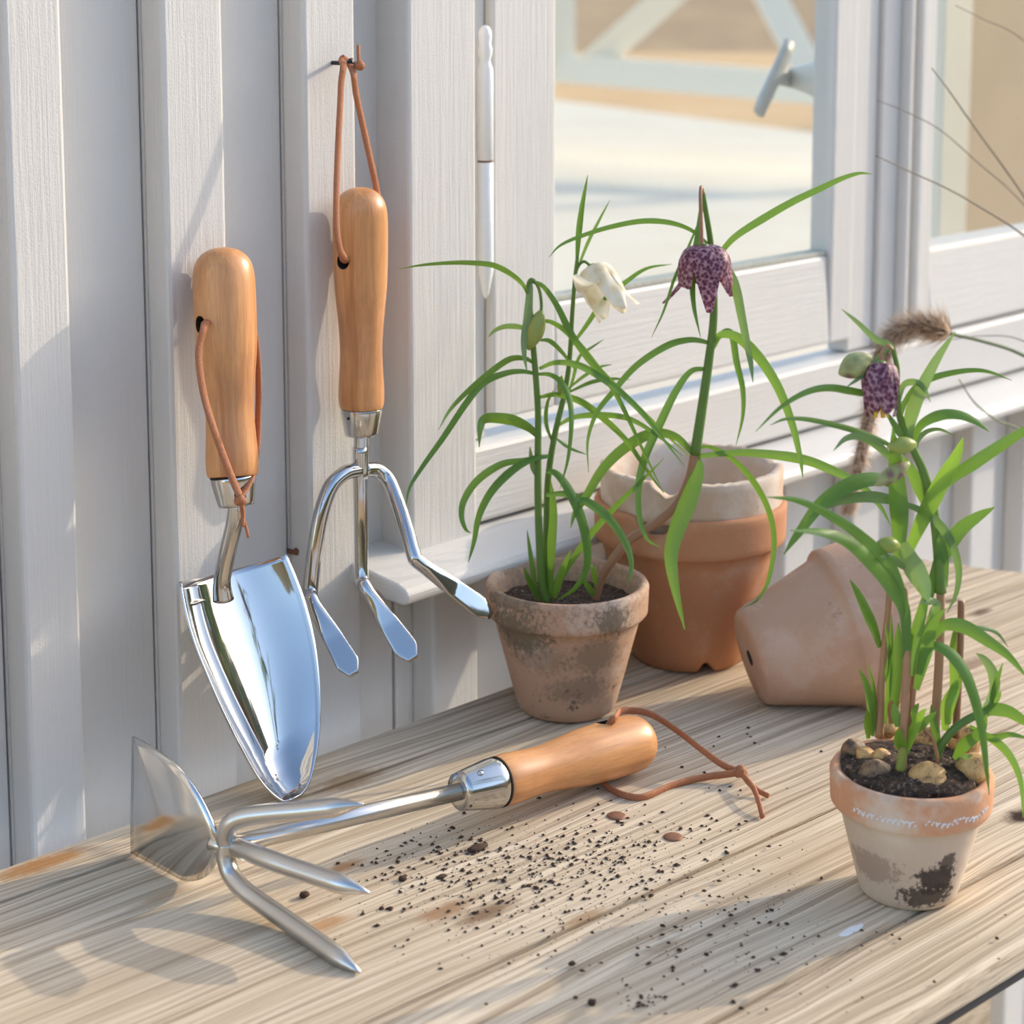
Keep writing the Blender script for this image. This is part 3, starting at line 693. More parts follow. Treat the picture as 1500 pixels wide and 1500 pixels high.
cord(HO, [hp_+sdv*.006, hpt, hpt+V((.003, -.002, .004)), table(912, 1041, .022), table(950, 1045, .020), table(990, 1069, .017), table(1030, 1100, .013), table(1060, 1121, .008), kn], .0020, (0, 0, 1), label='tan leather cord loop')
cord(HO, [table(880, 1143, .003), table(893, 1155, .002), table(918, 1166, .002), table(945, 1167, .002), table(985, 1150, .0022), table(1030, 1139, .003), table(1065, 1134, .005), kn], .0020, (0, 0, 1), label='tan leather cord loop')
knot(HO, kn, .0032, [[kn, table(1098, 1148, .005), table(1112, 1159, .003), table(1126, 1166, .0022)], [kn, table(1102, 1152, .006), table(1110, 1170, .005), table(1117, 1197, .0018)]], .0014)

# ================================================================== POTS
def potprof(H_, rt, rb, band, th=.0055, ov=.004):
    """outer wall up, over the lip, down the inside; band = rim height, ov = how far the rim stands out"""
    zb = H_-band; ro = lambda z: rb+(rt-ov-rb)*z/zb
    P = [(rb*.3, 0), (rb-.002, 0), (rb, .0015)]
    for i in range(1, 9): P.append((ro(zb*i/8.0)-(0 if i < 8 else .0003), zb*i/8.0-(0 if i < 8 else .0012)))
    P += [(rt-.0016, zb-.0004), (rt-.0004, zb+.0012)]
    for i in range(1, 7): P.append((rt-.0004+.0006*i/6, zb+.0012+(band-.0035)*i/6))
    P += [(rt-.0008, H_-.0006), (rt-.0026, H_), (rt-.0052, H_-.0012)]
    for i in range(1, 9): 
        z = H_-.002-(H_-.008)*i/8.0; P.append((rb-th*.4+(rt-.006-rb+th*.4)*(z-.006)/(H_-.008), z))
    P.append((.002, .006)); return P
def pot(name, base, H_, rt, rb, band, mat, label, mw=None, cut=None, group='terracotta pots'):
    v, f = lathe(potprof(H_, rt, rb, band), 96, cut)
    o = obj(name, v, f, mat, None, True, mw=mw or Matrix.Translation(base)); tag(o, label, 'pot', group); return o
PA = table(830, 1034); HA = .0745; RA = .0462
def onpot(x_, y_, r): return dep(x_, y_, depth(PA)-r)-PA
MOSS_AND_INSIDE = [(onpot(x_, y_, r), (a_, .02, b_), (.105, .09, .06), st) for x_, y_, r, a_, b_, st in ((757, 925, .030, .012, .014, .75), (745, 880, .03, .012, .005, .55), (885, 905, .034, .011, .008, .75), (875, 960, .034, .014, .010, .5), (850, 1010, .03, .016, .008, .45), (790, 965, .036, .012, .010, .35), (900, 860, .04, .008, .006, .35))]
MOSS_AND_INSIDE += [((0, 0, HA), (RA-.006, RA-.006, .022), (.16, .135, .10), .55)]  # darker tone inside the mouth of the pot
M['pot_a'] = terracotta('old mossy terracotta', (.50, .31, .20), (.60, .47, .37), (.10, .085, .055), .52, .57, spots=MOSS_AND_INSIDE, soft=.42)
M['pot_b'] = terracotta('smooth orange terracotta', (.50, .24, .125), (.55, .35, .24), (.25, .17, .12), .52, .62)
M['pot_c'] = terracotta('limewashed terracotta', (.56, .42, .31), (.66, .58, .49), (.32, .24, .18), .45, .63)
M['pot_d'] = terracotta('dusty pink terracotta', (.52, .32, .215), (.57, .40, .30), (.27, .16, .10), .50, .60)

pa = pot('terracotta_pot', PA, HA, RA, .0275, .018, 'pot_a', 'moss-stained terracotta pot holding the white and purple fritillaries')
PB = table(1008, 958)
HB_, RB_ = .1000, .0585
def cutB(an, r, z):
    a = math.degrees(an) % 360; d = abs((a-196+180) % 360-180)
    if d < 13: return min(z, HB_-.012*(1-d/13)**.6 + .0015*math.sin(a*2.1))
    d2 = abs((a-237+180) % 360-180)
    if d2 < 9 and z < .012: return z + (.006*(1-(d2/9)**2) if z < .003 else .002*(1-(d2/9)**2))
    return z
pb = pot('terracotta_pot', PB, HB_, RB_, .0345, .024, 'pot_b', 'large orange terracotta pot standing behind, another pot nested in it', cut=cutB)
HI, RI = .066, .0555
def cutI(an, r, z):
    a = math.degrees(an) % 360; base_ = HI-.0012+.0012*noise.noise(V((math.cos(an)*4, math.sin(an)*4, 2)))*1.0
    d = abs((a-204+180) % 360-180)
    if d < 11: base_ -= .009*(1-d/11)**.7
    d = abs((a-330+180) % 360-180)
    if d < 20: base_ -= .004*(1-d/20)
    return min(z, base_+.0006*math.sin(a*.7))
PI_ = V((PB.x+.001, PB.y, .0560))
pi_ = pot('terracotta_pot', PI_, HI, RI, .0345, .026, 'pot_c', 'whitish chipped terracotta pot nested inside the large orange pot', cut=cutI)
# pot on its side
B0, B1 = table(1114, 1029), table(1318, 1016)
RT, RBs = .0480, .0275
hl = (B1-B0).normalized(); Ls = (B1-B0).length
al = math.asin((RT-RBs)/Ls); HLp = Ls*math.cos(al)
axl = (hl*math.cos(al)+ZV*math.sin(al)).normalized(); nrm = (ZV*math.cos(al)-hl*math.sin(al)).normalized()
cb = B0+nrm*RBs
q = axl.to_track_quat('Z', 'X'); mwl = Matrix.Translation(cb+V((0, 0, .0004))) @ q.to_matrix().to_4x4()
pl_ = pot('terracotta_pot', None, HLp, RT, RBs, .028, 'pot_d', 'empty dusty pink terracotta pot lying on its side', mw=mwl)
v, f = lathe([(.0045, -.0004), (.0045, .0003), (.0003, .0003)], 20); obj('drain_hole', v, f, 'dark', pl_, True, mw=mwl)
# front pot
PF = table(1330, 1304); HF, RF = .0585, .0362
rel = lambda x_, y_, r: dep(x_, y_, depth(PF)-r)-PF
s1 = rel(1372, 1288, .024); s2 = rel(1358, 1310, .022); s3 = rel(1390, 1268, .026); s4 = rel(1263, 1268, .015)
M['pot_f'] = terracotta('pale lime-bloomed terracotta', (.60, .47, .35), (.68, .58, .46), (.40, .29, .21), .48, .70,
    spots=((s1, (.0085, .012, .0075), (.060, .042, .034), .95), (s2, (.011, .012, .006), (.065, .046, .036), .9), (s3, (.004, .01, .006), (.07, .05, .04), .85), (s4, (.006, .02, .008), (.34, .23, .17), .7)), rim=(.56, .28, .15), rim_z=HF-.0165)
pf = pot('terracotta_pot', PF, HF, RF, .0215, .0165, 'pot_f', 'pale terracotta pot at the front full of sprouting bulbs, orange rim')
# faded chalk handwriting round its rim
az0 = math.atan2(-G.y, -G.x); vv = []; ff = []
rs = random.Random(3); stroke = []
nst = 210
for i in range(nst):
    t = i/(nst-1); amp = .0009+.0011*abs(noise.noise(V((t*14, 3, 0)))); an = az0-.98+1.96*t+.030*math.sin(i*.9)*(.5+noise.noise(V((t*20, 0, 0))))
    hgt = HF-.0108+amp*math.sin(i*.9+1.1)+.0016*noise.noise(V((t*9, 7, 0)))
    stroke.append(PF+V((math.cos(an)*(RF-.0002), math.sin(an)*(RF-.0002), hgt)))
for a_ in range(0, nst-1):
    if rs.random() < .30 or noise.noise(V((a_*.06, 1, 5))) > .28: continue
    v, f = tube([stroke[a_], stroke[a_+1]], .00026+.00028*rs.random(), 5); b_ = len(vv); vv += v; ff += [tuple(i+b_ for i in g_) for g_ in f]
o = obj('chalk_writing', vv, ff, 'chalk', pf); o['label'] = 'faded white chalk handwriting'

# ---- soil
def soil(c, r, z, amp, label, mound=.0, seed=0):
    n = 26; vv = []; ff = []
    for i in range(n+1):
        for k in range(64):
            an = 2*math.pi*k/64; rr = r*i/n; x_, y_ = c.x+rr*math.cos(an), c.y+rr*math.sin(an)
            hh = mound*(1-(i/n)**2) + amp*(noise.noise(V((x_*130, y_*130, seed)))+.6*noise.noise(V((x_*380, y_*380, seed+5))))
            vv.append(V((x_, y_, c.z+z+hh)))
    for i in range(n):
        for k in range(64): ff.append((i*64+k, i*64+(k+1) % 64, (i+1)*64+(k+1) % 64, (i+1)*64+k))
    o = obj('potting_soil', vv, ff, 'soil', None, True); md = o.modifiers.new('t', 'SOLIDIFY'); md.thickness = .004; md.offset = -1
    tag(o, label, 'soil', None, 'stuff'); return o
soil(PA, RA-.0085, HA-.016, .0014, 'dark potting soil inside the moss-stained pot', 0, 1)
soil(PF, RF-.0058, HF-.0035, .0026, 'dark gritty potting soil heaped in the front pot', .004, 4)

# ================================================================== PLANTS
def ribbon(pts, wd, tone='leaf', parent=None, name='leaf', tilt=0.0, prof='leaf', n=7, fold=.22, camdir=None):
    c = catmull(pts, n); m = len(c); v = []; f = []
    for i, p_ in enumerate(c):
        t = i/(m-1); T = (c[min(i+1, m-1)]-c[max(i-1, 0)]).normalized()
        vd = (p_-CAM).normalized(); s = T.cross(vd)
        s = s.normalized() if s.length > .05 else T.orthogonal().normalized()
        s = Quaternion(T, tilt) @ s; nrm_ = T.cross(s).normalized()
        if prof == 'leaf': k = min(1, (.42+1.6*t))*max(.04, (1-t**2.6))**.8
        else: k = 1
        h_ = wd*.5*k
        v += [p_-s*h_, p_-s*h_*.5+nrm_*h_*fold*.6, p_+nrm_*h_*fold, p_+s*h_*.5+nrm_*h_*fold*.6, p_+s*h_]
    for i in range(m-1):
        for k in range(4): f.append((i*5+k, i*5+k+1, (i+1)*5+k+1, (i+1)*5+k))
    return obj(name, v, f, tone, parent, True)
def leaf(plant, D0, pts, wpx, dtip=None, tone='leaf', d0=0.0, tilt=None):
    """pts: outline of the midrib; dtip: how far (m) the tip leans away from (+) or to (-) the viewer"""
    if dtip is None: dtip = random.uniform(-.035, .012)
    if tilt is None: tilt = random.uniform(-.6, .6)
    n = len(pts); P = []
    for i, (a, b) in enumerate(pts):
        t = i/(n-1); P.append(dep(a, b, D0+d0+dtip*t**1.3))
    return ribbon(P, wpx*mpp(P[0])/math.cos(tilt)*(1.22 if D0 < .9 else 1.1), tone, plant, tilt=tilt)
def stalk(plant, D0, pts, r0px, r1px, tone='stem_green', name='stem', dd=None):
    P = [dep(a, b, D0+(dd[i] if dd else 0)) for i, (a, b) in enumerate(pts)]
    c = catmull(P, 7); n = len(c); k = mpp(P[0])
    v, f = tube(c, [(r0px+(r1px-r0px)*i/(n-1))*k for i in range(n)], 10); return obj(name, v, f, tone, plant, True)
def petal(parent, mw, ang, prof, wmax, tone, wob=0.0, fold=.35):
    """prof: (radius, drop) points from the attachment out; petal curves round the flower axis (local -Z)"""
    c = catmull([V((r, 0, -h)) for r, h in prof], 5); m = len(c); v = []; f = []; nc = 7
    for i, p_ in enumerate(c):
        t = i/(m-1); w_ = wmax*max(.08, math.sin(math.pi*min(.98, (.10+.86*t)))**.75)
        for k in range(nc):
            s = -1+2*k/(nc-1); da = s*w_/max(p_.x, .004)*.5; da = max(-.75, min(.75, da))
            rr = p_.x*(1-fold*.12*s*s)+wob*math.sin(7*t+3*s)*.0006
            yy = s*w_*.5 if abs(da) >= .75 else rr*math.sin(da)
            v.append(mw @ (Matrix.Rotation(ang, 4, 'Z') @ V((rr*math.cos(da), yy, p_.z))))
    for i in range(m-1):
        for k in range(nc-1): f.append((i*nc+k, i*nc+k+1, (i+1)*nc+k+1, (i+1)*nc+k))
    return obj('petal', v, f, tone, parent, True)
def flower(plant, p_, axis, profs, wmax, tone, label, stamens=5, slen=.016, roll=0.0):
    """axis: direction the bell points to"""
    q_ = (-V(axis)).to_track_quat('Z', 'X'); mw = Matrix.Translation(p_) @ q_.to_matrix().to_4x4() @ Matrix.Rotation(roll, 4, 'Z')
    v, f = lathe([(.0005, .001), (.0024, .0004), (.003, -.001), (.0015, -.002)], 12)
    fl = obj('flower', [mw @ V(a) for a in v], f, 'stem_green', plant, True, label=label)
    for k, pr_ in enumerate(profs): petal(fl, mw, k*2*math.pi/len(profs), pr_, wmax, tone, 1.0)
    for k in range(stamens):
        an = 2*math.pi*k/stamens; a_ = mw @ V((.0008*math.cos(an), .0008*math.sin(an), -.002)); b_ = mw @ V((.003*math.cos(an), .003*math.sin(an), -slen))
        v, f = tube(catmull([a_, a_.lerp(b_, .7), b_], 3), [.0003, .0003, .0003, .0006, .0007, .0007, .0005][:7], 6); obj('stamen', v, f, 'anther', fl, True)
    return fl
def budshape(plant, a, b, r, tone, label, name='bud'):
    L = (V(b)-V(a)).length
    prof = [(r*math.sin(math.pi*min(.985, .04+t*.95))**.8*(1 if t < .5 else 1.0)+.0002, t*L) for t in [i/12 for i in range(13)]]
    v, f = lathe(prof, 14); return obj(name, v, f, tone, plant, True, mw=along(a, b), label=label)

# ---- pot A: three fritillaries
DA = depth(PA)
zs = lambda o_: o_
A = thing('fritillary_plant', V((PA.x-.012, PA.y, HA-.016)), 'fritillary with one closed yellow-green bud in the moss-stained pot', 'plant')
da = DA-.004
stalk(A, da, [(800, 882), (794, 850), (790, 790), (788, 720), (788, 660), (788, 600), (783, 530), (777, 460), (774, 425), (777, 411), (784, 412)], 6.5, 3.2)
stalk(A, da, [(784, 412), (790, 425), (793, 445), (792, 460)], 2.6, 2.2, name='pedicel')
budshape(A, dep(793, 455, da), dep(774, 513, da-.004), .0052, 'bud', 'closed yellow-green bud')
for pts, wd, dt, tone in (
    ([(774, 436), (768, 420), (752, 404), (724, 389), (690, 385), (660, 385), (620, 388), (584, 394)], 8, -.055, 'leaf'),
    ([(776, 411), (776, 425), (773, 464), (768, 495), (768, 520), (772, 545)], 12, -.012, 'leaf_grey'),
    ([(782, 532), (768, 525), (745, 527), (712, 550), (680, 578), (658, 602), (642, 630)], 9, -.05, 'leaf'),
    ([(786, 548), (765, 544), (740, 547), (708, 561), (682, 592), (650, 640), (620, 682), (600, 715), (594, 745)], 10, -.062, 'leaf'),
    ([(788, 548), (806, 549), (822, 560), (834, 585), (837, 620), (832, 672), (820, 716)], 9, -.03, 'leaf'),
    ([(789, 640), (775, 627), (752, 616), (725, 612), (708, 615), (703, 630), (702, 655)], 16, -.020, 'leaf'),
    ([(796, 668), (770, 674), (735, 680), (700, 703), (680, 732), (676, 756), (682, 775), (690, 781)], 11, -.03, 'leaf'),
    ([(804, 668), (778, 673), (748, 691), (720, 720), (702, 755), (694, 795), (686, 824)], 12, -.045, 'leaf'),
    ([(800, 690), (815, 694), (832, 716), (850, 755), (860, 800), (858, 835), (842, 862), (815, 880)], 14, -.02, 'leaf'),
    ([(800, 725), (830, 724), (865, 738), (895, 763), (917, 797), (925, 828), (919, 856)], 13, -.025, 'leaf'),
    ([(779, 412), (796, 420), (816, 448), (836, 488), (862, 526), (893, 562), (915, 602), (942, 660), (972, 722)], 10, -.03, 'leaf'),
    ([(792, 470), (808, 472), (830, 486), (856, 514), (884, 548), (930, 592), (975, 636), (1018, 676)], 9, .01, 'leaf'),
    ([(790, 498), (806, 500), (825, 518), (845, 546)], 7, .01, 'leaf'),
    ([(790, 540), (815, 531), (850, 536), (890, 560), (930, 594), (964, 634), (1002, 682)], 10, -.045, 'leaf'),
    ([(790, 582), (815, 578), (850, 588), (884, 613), (918, 646), (945, 685), (972, 722)], 10, -.015, 'leaf'),
    ([(780, 490), (765, 480), (742, 478), (725, 484), (715, 494)], 8, .0, 'leaf_grey'),
    ([(786, 870), (779, 825), (772, 776)], 8, .006, 'leaf'),
    ([(790, 880), (776, 852), (767, 830)], 9, -.008, 'leaf'),
    ([(806, 870), (808, 800), (811, 745), (807, 705)], 13, .008, 'leaf'),
    ([(812, 876), (820, 845), (836, 806)], 12, -.01, 'leaf'),
    ([(788, 702), (780, 680), (776, 654)], 9, -.004, 'leaf_grey')):
    leaf(A, da, pts, wd, dt, tone)
B = thing('fritillary_plant', V((PA.x, PA.y+.004, HA-.016)), 'fritillary with a drooping ivory white flower in the moss-stained pot', 'plant')
db = DA+.006
stalk(B, db, [(806, 880), (800, 830), (801, 760), (803, 700), (812, 640), (826, 580), (834, 530), (838, 464), (842, 410), (846, 375)], 6, 2.6)
stalk(B, db, [(841, 412), (846, 392), (855, 383), (866, 390)], 2.4, 2.2, name='pedicel')
leaf(B, db, [(845, 385), (848, 340), (853, 300), (861, 256)], 9, -.01)
leaf(B, db, [(843, 402), (860, 358), (878, 322), (894, 292)], 5, .01)
for pts, wd, dt in (([(836, 508), (858, 478), (884, 441), (918, 412), (948, 393), (984, 387)], 8, .01), ([(832, 575), (866, 560), (896, 555), (924, 556)], 6, .02), ([(832, 570), (854, 552), (878, 538), (897, 534)], 5, .0),
                    ([(814, 625), (842, 611), (882, 608), (920, 613), (958, 634), (1000, 668)], 9, -.02), ([(812, 640), (834, 656), (860, 666)], 5, .0), ([(812, 868), (835, 826), (862, 787), (898, 746), (934, 710), (973, 671)], 10, -.03),
                    ([(826, 590), (838, 560), (848, 524), (868, 508), (885, 497)], 5, .015), ([(810, 650), (800, 620), (802, 590), (812, 570)], 6, -.01)): leaf(B, db, pts, wd, dt)
budshape(B, dep(820, 578, db-.012), dep(823, 550, db-.012), .0019, 'bud', 'tiny yellow bud')
wp = lambda flare, drop=.031, r=.0105: [(.0022, .0), (.0075, .0018), (r, .008), (r+.0012, .017), (r+flare*.4, .024), (r+flare, drop)]
fp = dep(866, 389, db-.003)
fax = (R_*.42 - UP*.86 - G*.15).normalized()
flower(B, fp, fax, [wp(.004), wp(.0005), wp(.003, .029), wp(-.001), [(.0022, 0), (.008, .002), (.0115, .008), (.0135, .012), (.0185, .010), (.021, .003)], wp(.003)], .0150, 'petal_white', 'wilting ivory white bell flower', 0, roll=.5)
Cp = thing('fritillary_plant', V((PA.x+.018, PA.y-.008, HA-.016)), 'tall fritillary with chequered purple bell leaning out of the moss-stained pot', 'plant')
dc = DA+.002
stalk(Cp, dc, [(872, 880), (880, 850), (895, 824), (924, 790), (964, 764), (992, 738), (1010, 700), (1018, 664)], 6.5, 7, 'stem_brown')
stalk(Cp, dc, [(1018, 666), (1028, 600), (1038, 530), (1045, 470), (1045, 415), (1041, 356), (1034, 310), (1029, 278)], 8, 3.2)
stalk(Cp, dc-.001, [(1030, 284), (1027, 274), (1026, 290), (1027, 325), (1028, 362)], 2.6, 3.0, 'stem_brown', 'pedicel', [0, -.002, -.006, -.010, -.013])
for pts, wd, dt, tone in (
    ([(1038, 358), (1012, 337), (980, 326), (940, 324), (892, 333), (848, 347), (820, 360), (804, 377)], 8, -.03, 'leaf'),
    ([(1044, 390), (1056, 370), (1078, 346), (1120, 319), (1160, 296), (1200, 277), (1232, 262), (1258, 254), (1278, 255)], 11, -.02, 'leaf'),
    ([(1046, 380), (1062, 390), (1077, 420), (1088, 472), (1099, 528), (1103, 560)], 14, -.02, 'leaf_grey'),
    ([(1029, 288), (1023, 340), (1015, 400), (1016, 445), (1026, 494)], 10, -.026, 'leaf'),
    ([(1026, 320), (1004, 372), (988, 408), (972, 456), (954, 495)], 5, -.025, 'leaf'),
    ([(1042, 505), (1030, 500), (1008, 498), (976, 507), (932, 536), (898, 574), (874, 605), (861, 645), (862, 692)], 10, -.03, 'leaf'),
    ([(1043, 502), (1058, 490), (1082, 495), (1112, 524), (1140, 568), (1160, 620), (1172, 670), (1176, 700)], 15, -.035, 'leaf'),
    ([(1044, 512), (1058, 488), (1072, 490), (1079, 530), (1088, 570), (1088, 610), (1078, 653)], 10, .01, 'leaf'),
    ([(1034, 540), (1012, 544), (990, 573), (966, 622), (944, 672), (935, 716), (937, 758), (948, 789), (967, 802)], 12, -.035, 'leaf'),
    ([(1022, 668), (1080, 663), (1132, 666), (1180, 674), (1222, 690), (1262, 712), (1288, 740), (1306, 772)], 14, -.06, 'leaf'),
    ([(1022, 655), (1045, 656), (1076, 675), (1104, 706), (1126, 748), (1134, 795), (1126, 848), (1110, 878), (1090, 890)], 9, -.02, 'leaf'),
    ([(1018, 668), (1022, 690), (1010, 730), (992, 775), (983, 815), (989, 862), (1003, 922)], 25, -.035, 'leaf'),
    ([(1016, 665), (990, 640), (956, 635), (918, 654), (884, 686), (858, 728), (842, 752), (836, 773)], 16, -.015, 'leaf'),
    ([(878, 868), (872, 850), (868, 832), (852, 826)], 8, -.01, 'leaf_lime'), ([(874, 878), (862, 860), (852, 845)], 9, -.012, 'leaf')):
    leaf(Cp, dc, pts, wd, dt, tone)
ppf = lambda fl_, dr=.031: [(.002, 0), (.009, .0012), (.0135, .006), (.0150, .013), (.0148, .021), (.0148+fl_, dr)]
flower(Cp, dep(1031, 359, dc-.014), V((0, 0, -1))+R_*.05, [ppf(.004), ppf(-.002, .024), ppf(.011, .033), ppf(-.003, .023), ppf(.001, .035), ppf(-.001, .026)], .0165, 'petal_purple', 'chequered dark purple bell flower', 6, .027, roll=.55)

# ---- front pot
DF = depth(PF)
def Pf(dx, dy): return V((PF.x+dx, PF.y+dy, HF-.002))
F1 = thing('fritillary_plant', Pf(.008, .01), 'tallest fritillary of the front pot with purple bell and brown lower stem', 'plant')
d1 = DF+.004
stalk(F1, d1, [(1368, 1085), (1374, 1000), (1377, 930), (1378, 865)], 7, 6, 'stem_brown')
stalk(F1, d1, [(1378, 868), (1374, 800), (1366, 740), (1352, 690), (1334, 650), (1318, 610), (1314, 570), (1314, 538), (1307, 508)], 8.5, 3.2)
stalk(F1, d1-.004, [(1308, 512), (1300, 506), (1292, 516), (1288, 534)], 2.4, 2.4, 'stem_brown', 'pedicel')
for pts, wd, dt, tone in (
    ([(1312, 520), (1304, 506), (1282, 496), (1256, 472), (1233, 453)], 9, -.01, 'leaf_grey'),
    ([(1306, 506), (1282, 530), (1262, 551), (1240, 567)], 8, -.016, 'leaf_grey'),
    ([(1330, 662), (1332, 620), (1345, 580), (1370, 530), (1399, 486)], 18, -.01, 'leaf_grey'),
    ([(1318, 615), (1328, 585), (1352, 560), (1395, 546), (1440, 543), (1482, 557)], 9, .01, 'leaf'),
    ([(1336, 648), (1350, 622), (1378, 608), (1405, 608), (1430, 618), (1449, 632)], 14, .0, 'leaf'),
    ([(1342, 668), (1343, 648), (1356, 633), (1376, 629), (1397, 638)], 7, .01, 'leaf_grey'),
    ([(1316, 590), (1324, 564), (1342, 560), (1354, 570), (1363, 589)], 9, -.01, 'leaf_grey'),
    ([(1316, 600), (1290, 582), (1248, 573), (1213, 568), (1180, 575), (1143, 597), (1107, 632)], 10, -.03, 'leaf'),
    ([(1326, 665), (1300, 650), (1262, 634), (1220, 622), (1180, 614), (1150, 614), (1128, 623)], 8, -.02, 'leaf'),
    ([(1322, 690), (1302, 668), (1280, 648), (1258, 639), (1238, 643), (1221, 660)], 12, -.02, 'leaf_grey'),
    ([(1326, 645), (1314, 628), (1296, 600)], 10, -.012, 'leaf'),
    ([(1316, 830), (1318, 770), (1315, 720), (1311, 670), (1308, 626)], 24, -.022, 'leaf'),
    ([(1330, 810), (1352, 760), (1380, 705), (1400, 670), (1411, 641)], 22, -.012, 'leaf_lime'),
    ([(1370, 725), (1395, 700), (1430, 676), (1470, 650), (1505, 628), (1530, 612)], 17, -.01, 'leaf'),
    ([(1358, 885), (1378, 820), (1405, 778), (1432, 757), (1457, 743)], 20, -.008, 'leaf'),
    ([(1322, 716), (1290, 702), (1250, 708), (1206, 735), (1172, 778), (1148, 812)], 20, -.03, 'leaf'),
    ([(1330, 742), (1300, 731), (1262, 728), (1220, 737), (1186, 757)], 15, -.02, 'leaf_grey'),
    ([(1316, 735), (1345, 746), (1372, 764), (1393, 794), (1404, 832), (1401, 868), (1387, 898)], 12, -.014, 'leaf_grey'),
    ([(1366, 760), (1350, 720), (1335, 690), (1322, 668)], 18, .008, 'leaf'),
    ([(1384, 860), (1380, 810), (1376, 780)], 16, -.006, 'leaf')): leaf(F1, d1, pts, wd, dt, tone)
pbell = lambda a=0: [(.0018, 0), (.0058, .0012), (.0078, .006), (.0080, .013), (.0070, .019), (.0056, .0225+a)]
flower(F1, dep(1289, 531, d1-.006), (R_*.0-UP*1.0-G*.1), [pbell(), pbell(.001), pbell(-.001), pbell(), pbell(.001), pbell(-.001)], .0100, 'petal_purple', 'closed chequered purple bell', 5, .024, roll=.3)
b_ = budshape(F1, dep(1276, 523, d1-.004), dep(1229, 548, d1-.008), .0056, 'petal_green', 'green and purple side flower', 'side_flower')
budshape(F1, dep(1342, 650, d1-.016), dep(1300, 655, d1-.020), .0036, 'bud', 'green bud')
budshape(F1, dep(1332, 678, d1-.014), dep(1282, 711, d1-.020), .0034, 'petal_green', 'brownish green bud')
F2 = thing('fritillary_plant', Pf(-.006, -.012), 'bushy fritillary shoot in the middle of the front pot with pale base', 'plant')
d2 = DF-.012
stalk(F2, d2, [(1322, 1128), (1323, 1080), (1326, 1020), (1328, 960), (1326, 900), (1324, 860)], 6.5, 5.5, 'stem_brown')
stalk(F2, d2, [(1319, 1128), (1322, 1105), (1324, 1085)], 8, 6, 'bud', 'stem_base')
stalk(F2, d2+.004, [(1330, 1080), (1337, 1010), (1345, 960), (1356, 915)], 5.5, 5, 'stem_brown')
for pts, wd, dt, tone in (
    ([(1326, 985), (1328, 930), (1318, 866), (1298, 822), (1260, 785), (1214, 754), (1168, 733), (1123, 728)], 16, -.03, 'leaf'),
    ([(1327, 960), (1326, 900), (1310, 864), (1280, 828), (1242, 794), (1202, 780), (1157, 777)], 20, -.035, 'leaf'),
    ([(1322, 795), (1338, 830), (1352, 856), (1360, 882)], 28, -.012, 'leaf_grey'),
    ([(1334, 990), (1340, 940), (1352, 890), (1362, 850)], 16, -.004, 'leaf'),
    ([(1342, 1010), (1354, 960), (1366, 915), (1384, 892)], 18, -.008, 'leaf'),
    ([(1356, 925), (1366, 900), (1372, 886), (1362, 880), (1346, 884)], 12, -.014, 'leaf_grey'),
    ([(1350, 985), (1362, 948), (1386, 953), (1410, 980), (1427, 1021), (1438, 1068), (1444, 1116), (1449, 1164)], 15, -.022, 'leaf'),
    ([(1366, 935), (1384, 916), (1412, 918), (1444, 937), (1476, 960), (1506, 994)], 18, -.006, 'leaf'),
    ([(1400, 925), (1436, 920), (1460, 927), (1477, 948)], 6, .008, 'leaf_grey'),
    ([(1322, 1105), (1318, 1085), (1317, 1066)], 16, -.004, 'leaf_lime'),
    ([(1326, 1105), (1336, 1075), (1348, 1050), (1357, 1038)], 13, -.006, 'leaf_lime'),
    ([(1340, 1075), (1354, 1058), (1372, 1042)], 11, -.002, 'leaf'),
    ([(1314, 1065), (1312, 1045), (1308, 1030)], 12, .002, 'leaf'),
    ([(1338, 1058), (1340, 1040), (1346, 1030)], 9, .004, 'leaf_lime'),
    ([(1330, 835), (1305, 818), (1290, 815)], 11, -.016, 'leaf_grey')): leaf(F2, d2, pts, wd, dt, tone)
budshape(F2, dep(1318, 800, d2-.006), dep(1284, 796, d2-.010), .0034, 'bud', 'small green bud')
F3 = thing('fritillary_plant', Pf(-.012, .014), 'fritillary shoot with a pinkish stem at the left of the front pot', 'plant')
d3 = DF+.012
stalk(F3, d3, [(1288, 1080), (1290, 1020), (1296, 950), (1302, 890), (1304, 850)], 6.5, 5, 'stem_brown')
for pts, wd, dt, tone in (([(1289, 948), (1280, 920), (1268, 893), (1256, 868), (1245, 849)], 13, -.006, 'leaf'), ([(1278, 1078), (1277, 1040), (1270, 1005), (1258, 979)], 11, -.006, 'leaf'), ([(1281, 1070), (1280, 1010), (1270, 970)], 5, .0, 'leaf'),
    ([(1296, 1060), (1302, 1010), (1305, 965), (1296, 910)], 9, -.006, 'leaf'), ([(1308, 1060), (1312, 1000), (1315, 950), (1316, 912)], 16, -.008, 'leaf'), ([(1286, 1010), (1300, 985), (1305, 945), (1306, 900)], 8, -.008, 'leaf'), ([(1272, 1082), (1271, 1055), (1270, 1040)], 10, -.008, 'leaf_lime'), ([(1304, 1060), (1306, 1035), (1306, 1026)], 10, -.01, 'stem_brown')): leaf(F3, d3, pts, wd, dt, tone)
F4 = thing('fritillary_plant', Pf(.018, -.002), 'low leafy shoot leaning over the right rim of the front pot', 'plant')
d4 = DF-.004
stalk(F4, d4, [(1372, 1110), (1380, 1090), (1400, 1066), (1425, 1050), (1446, 1042)], 6, 6)
stalk(F4, d4+.012, [(1400, 1080), (1404, 1000), (1407, 940), (1408, 880)], 5.5, 5, 'stem_brown')
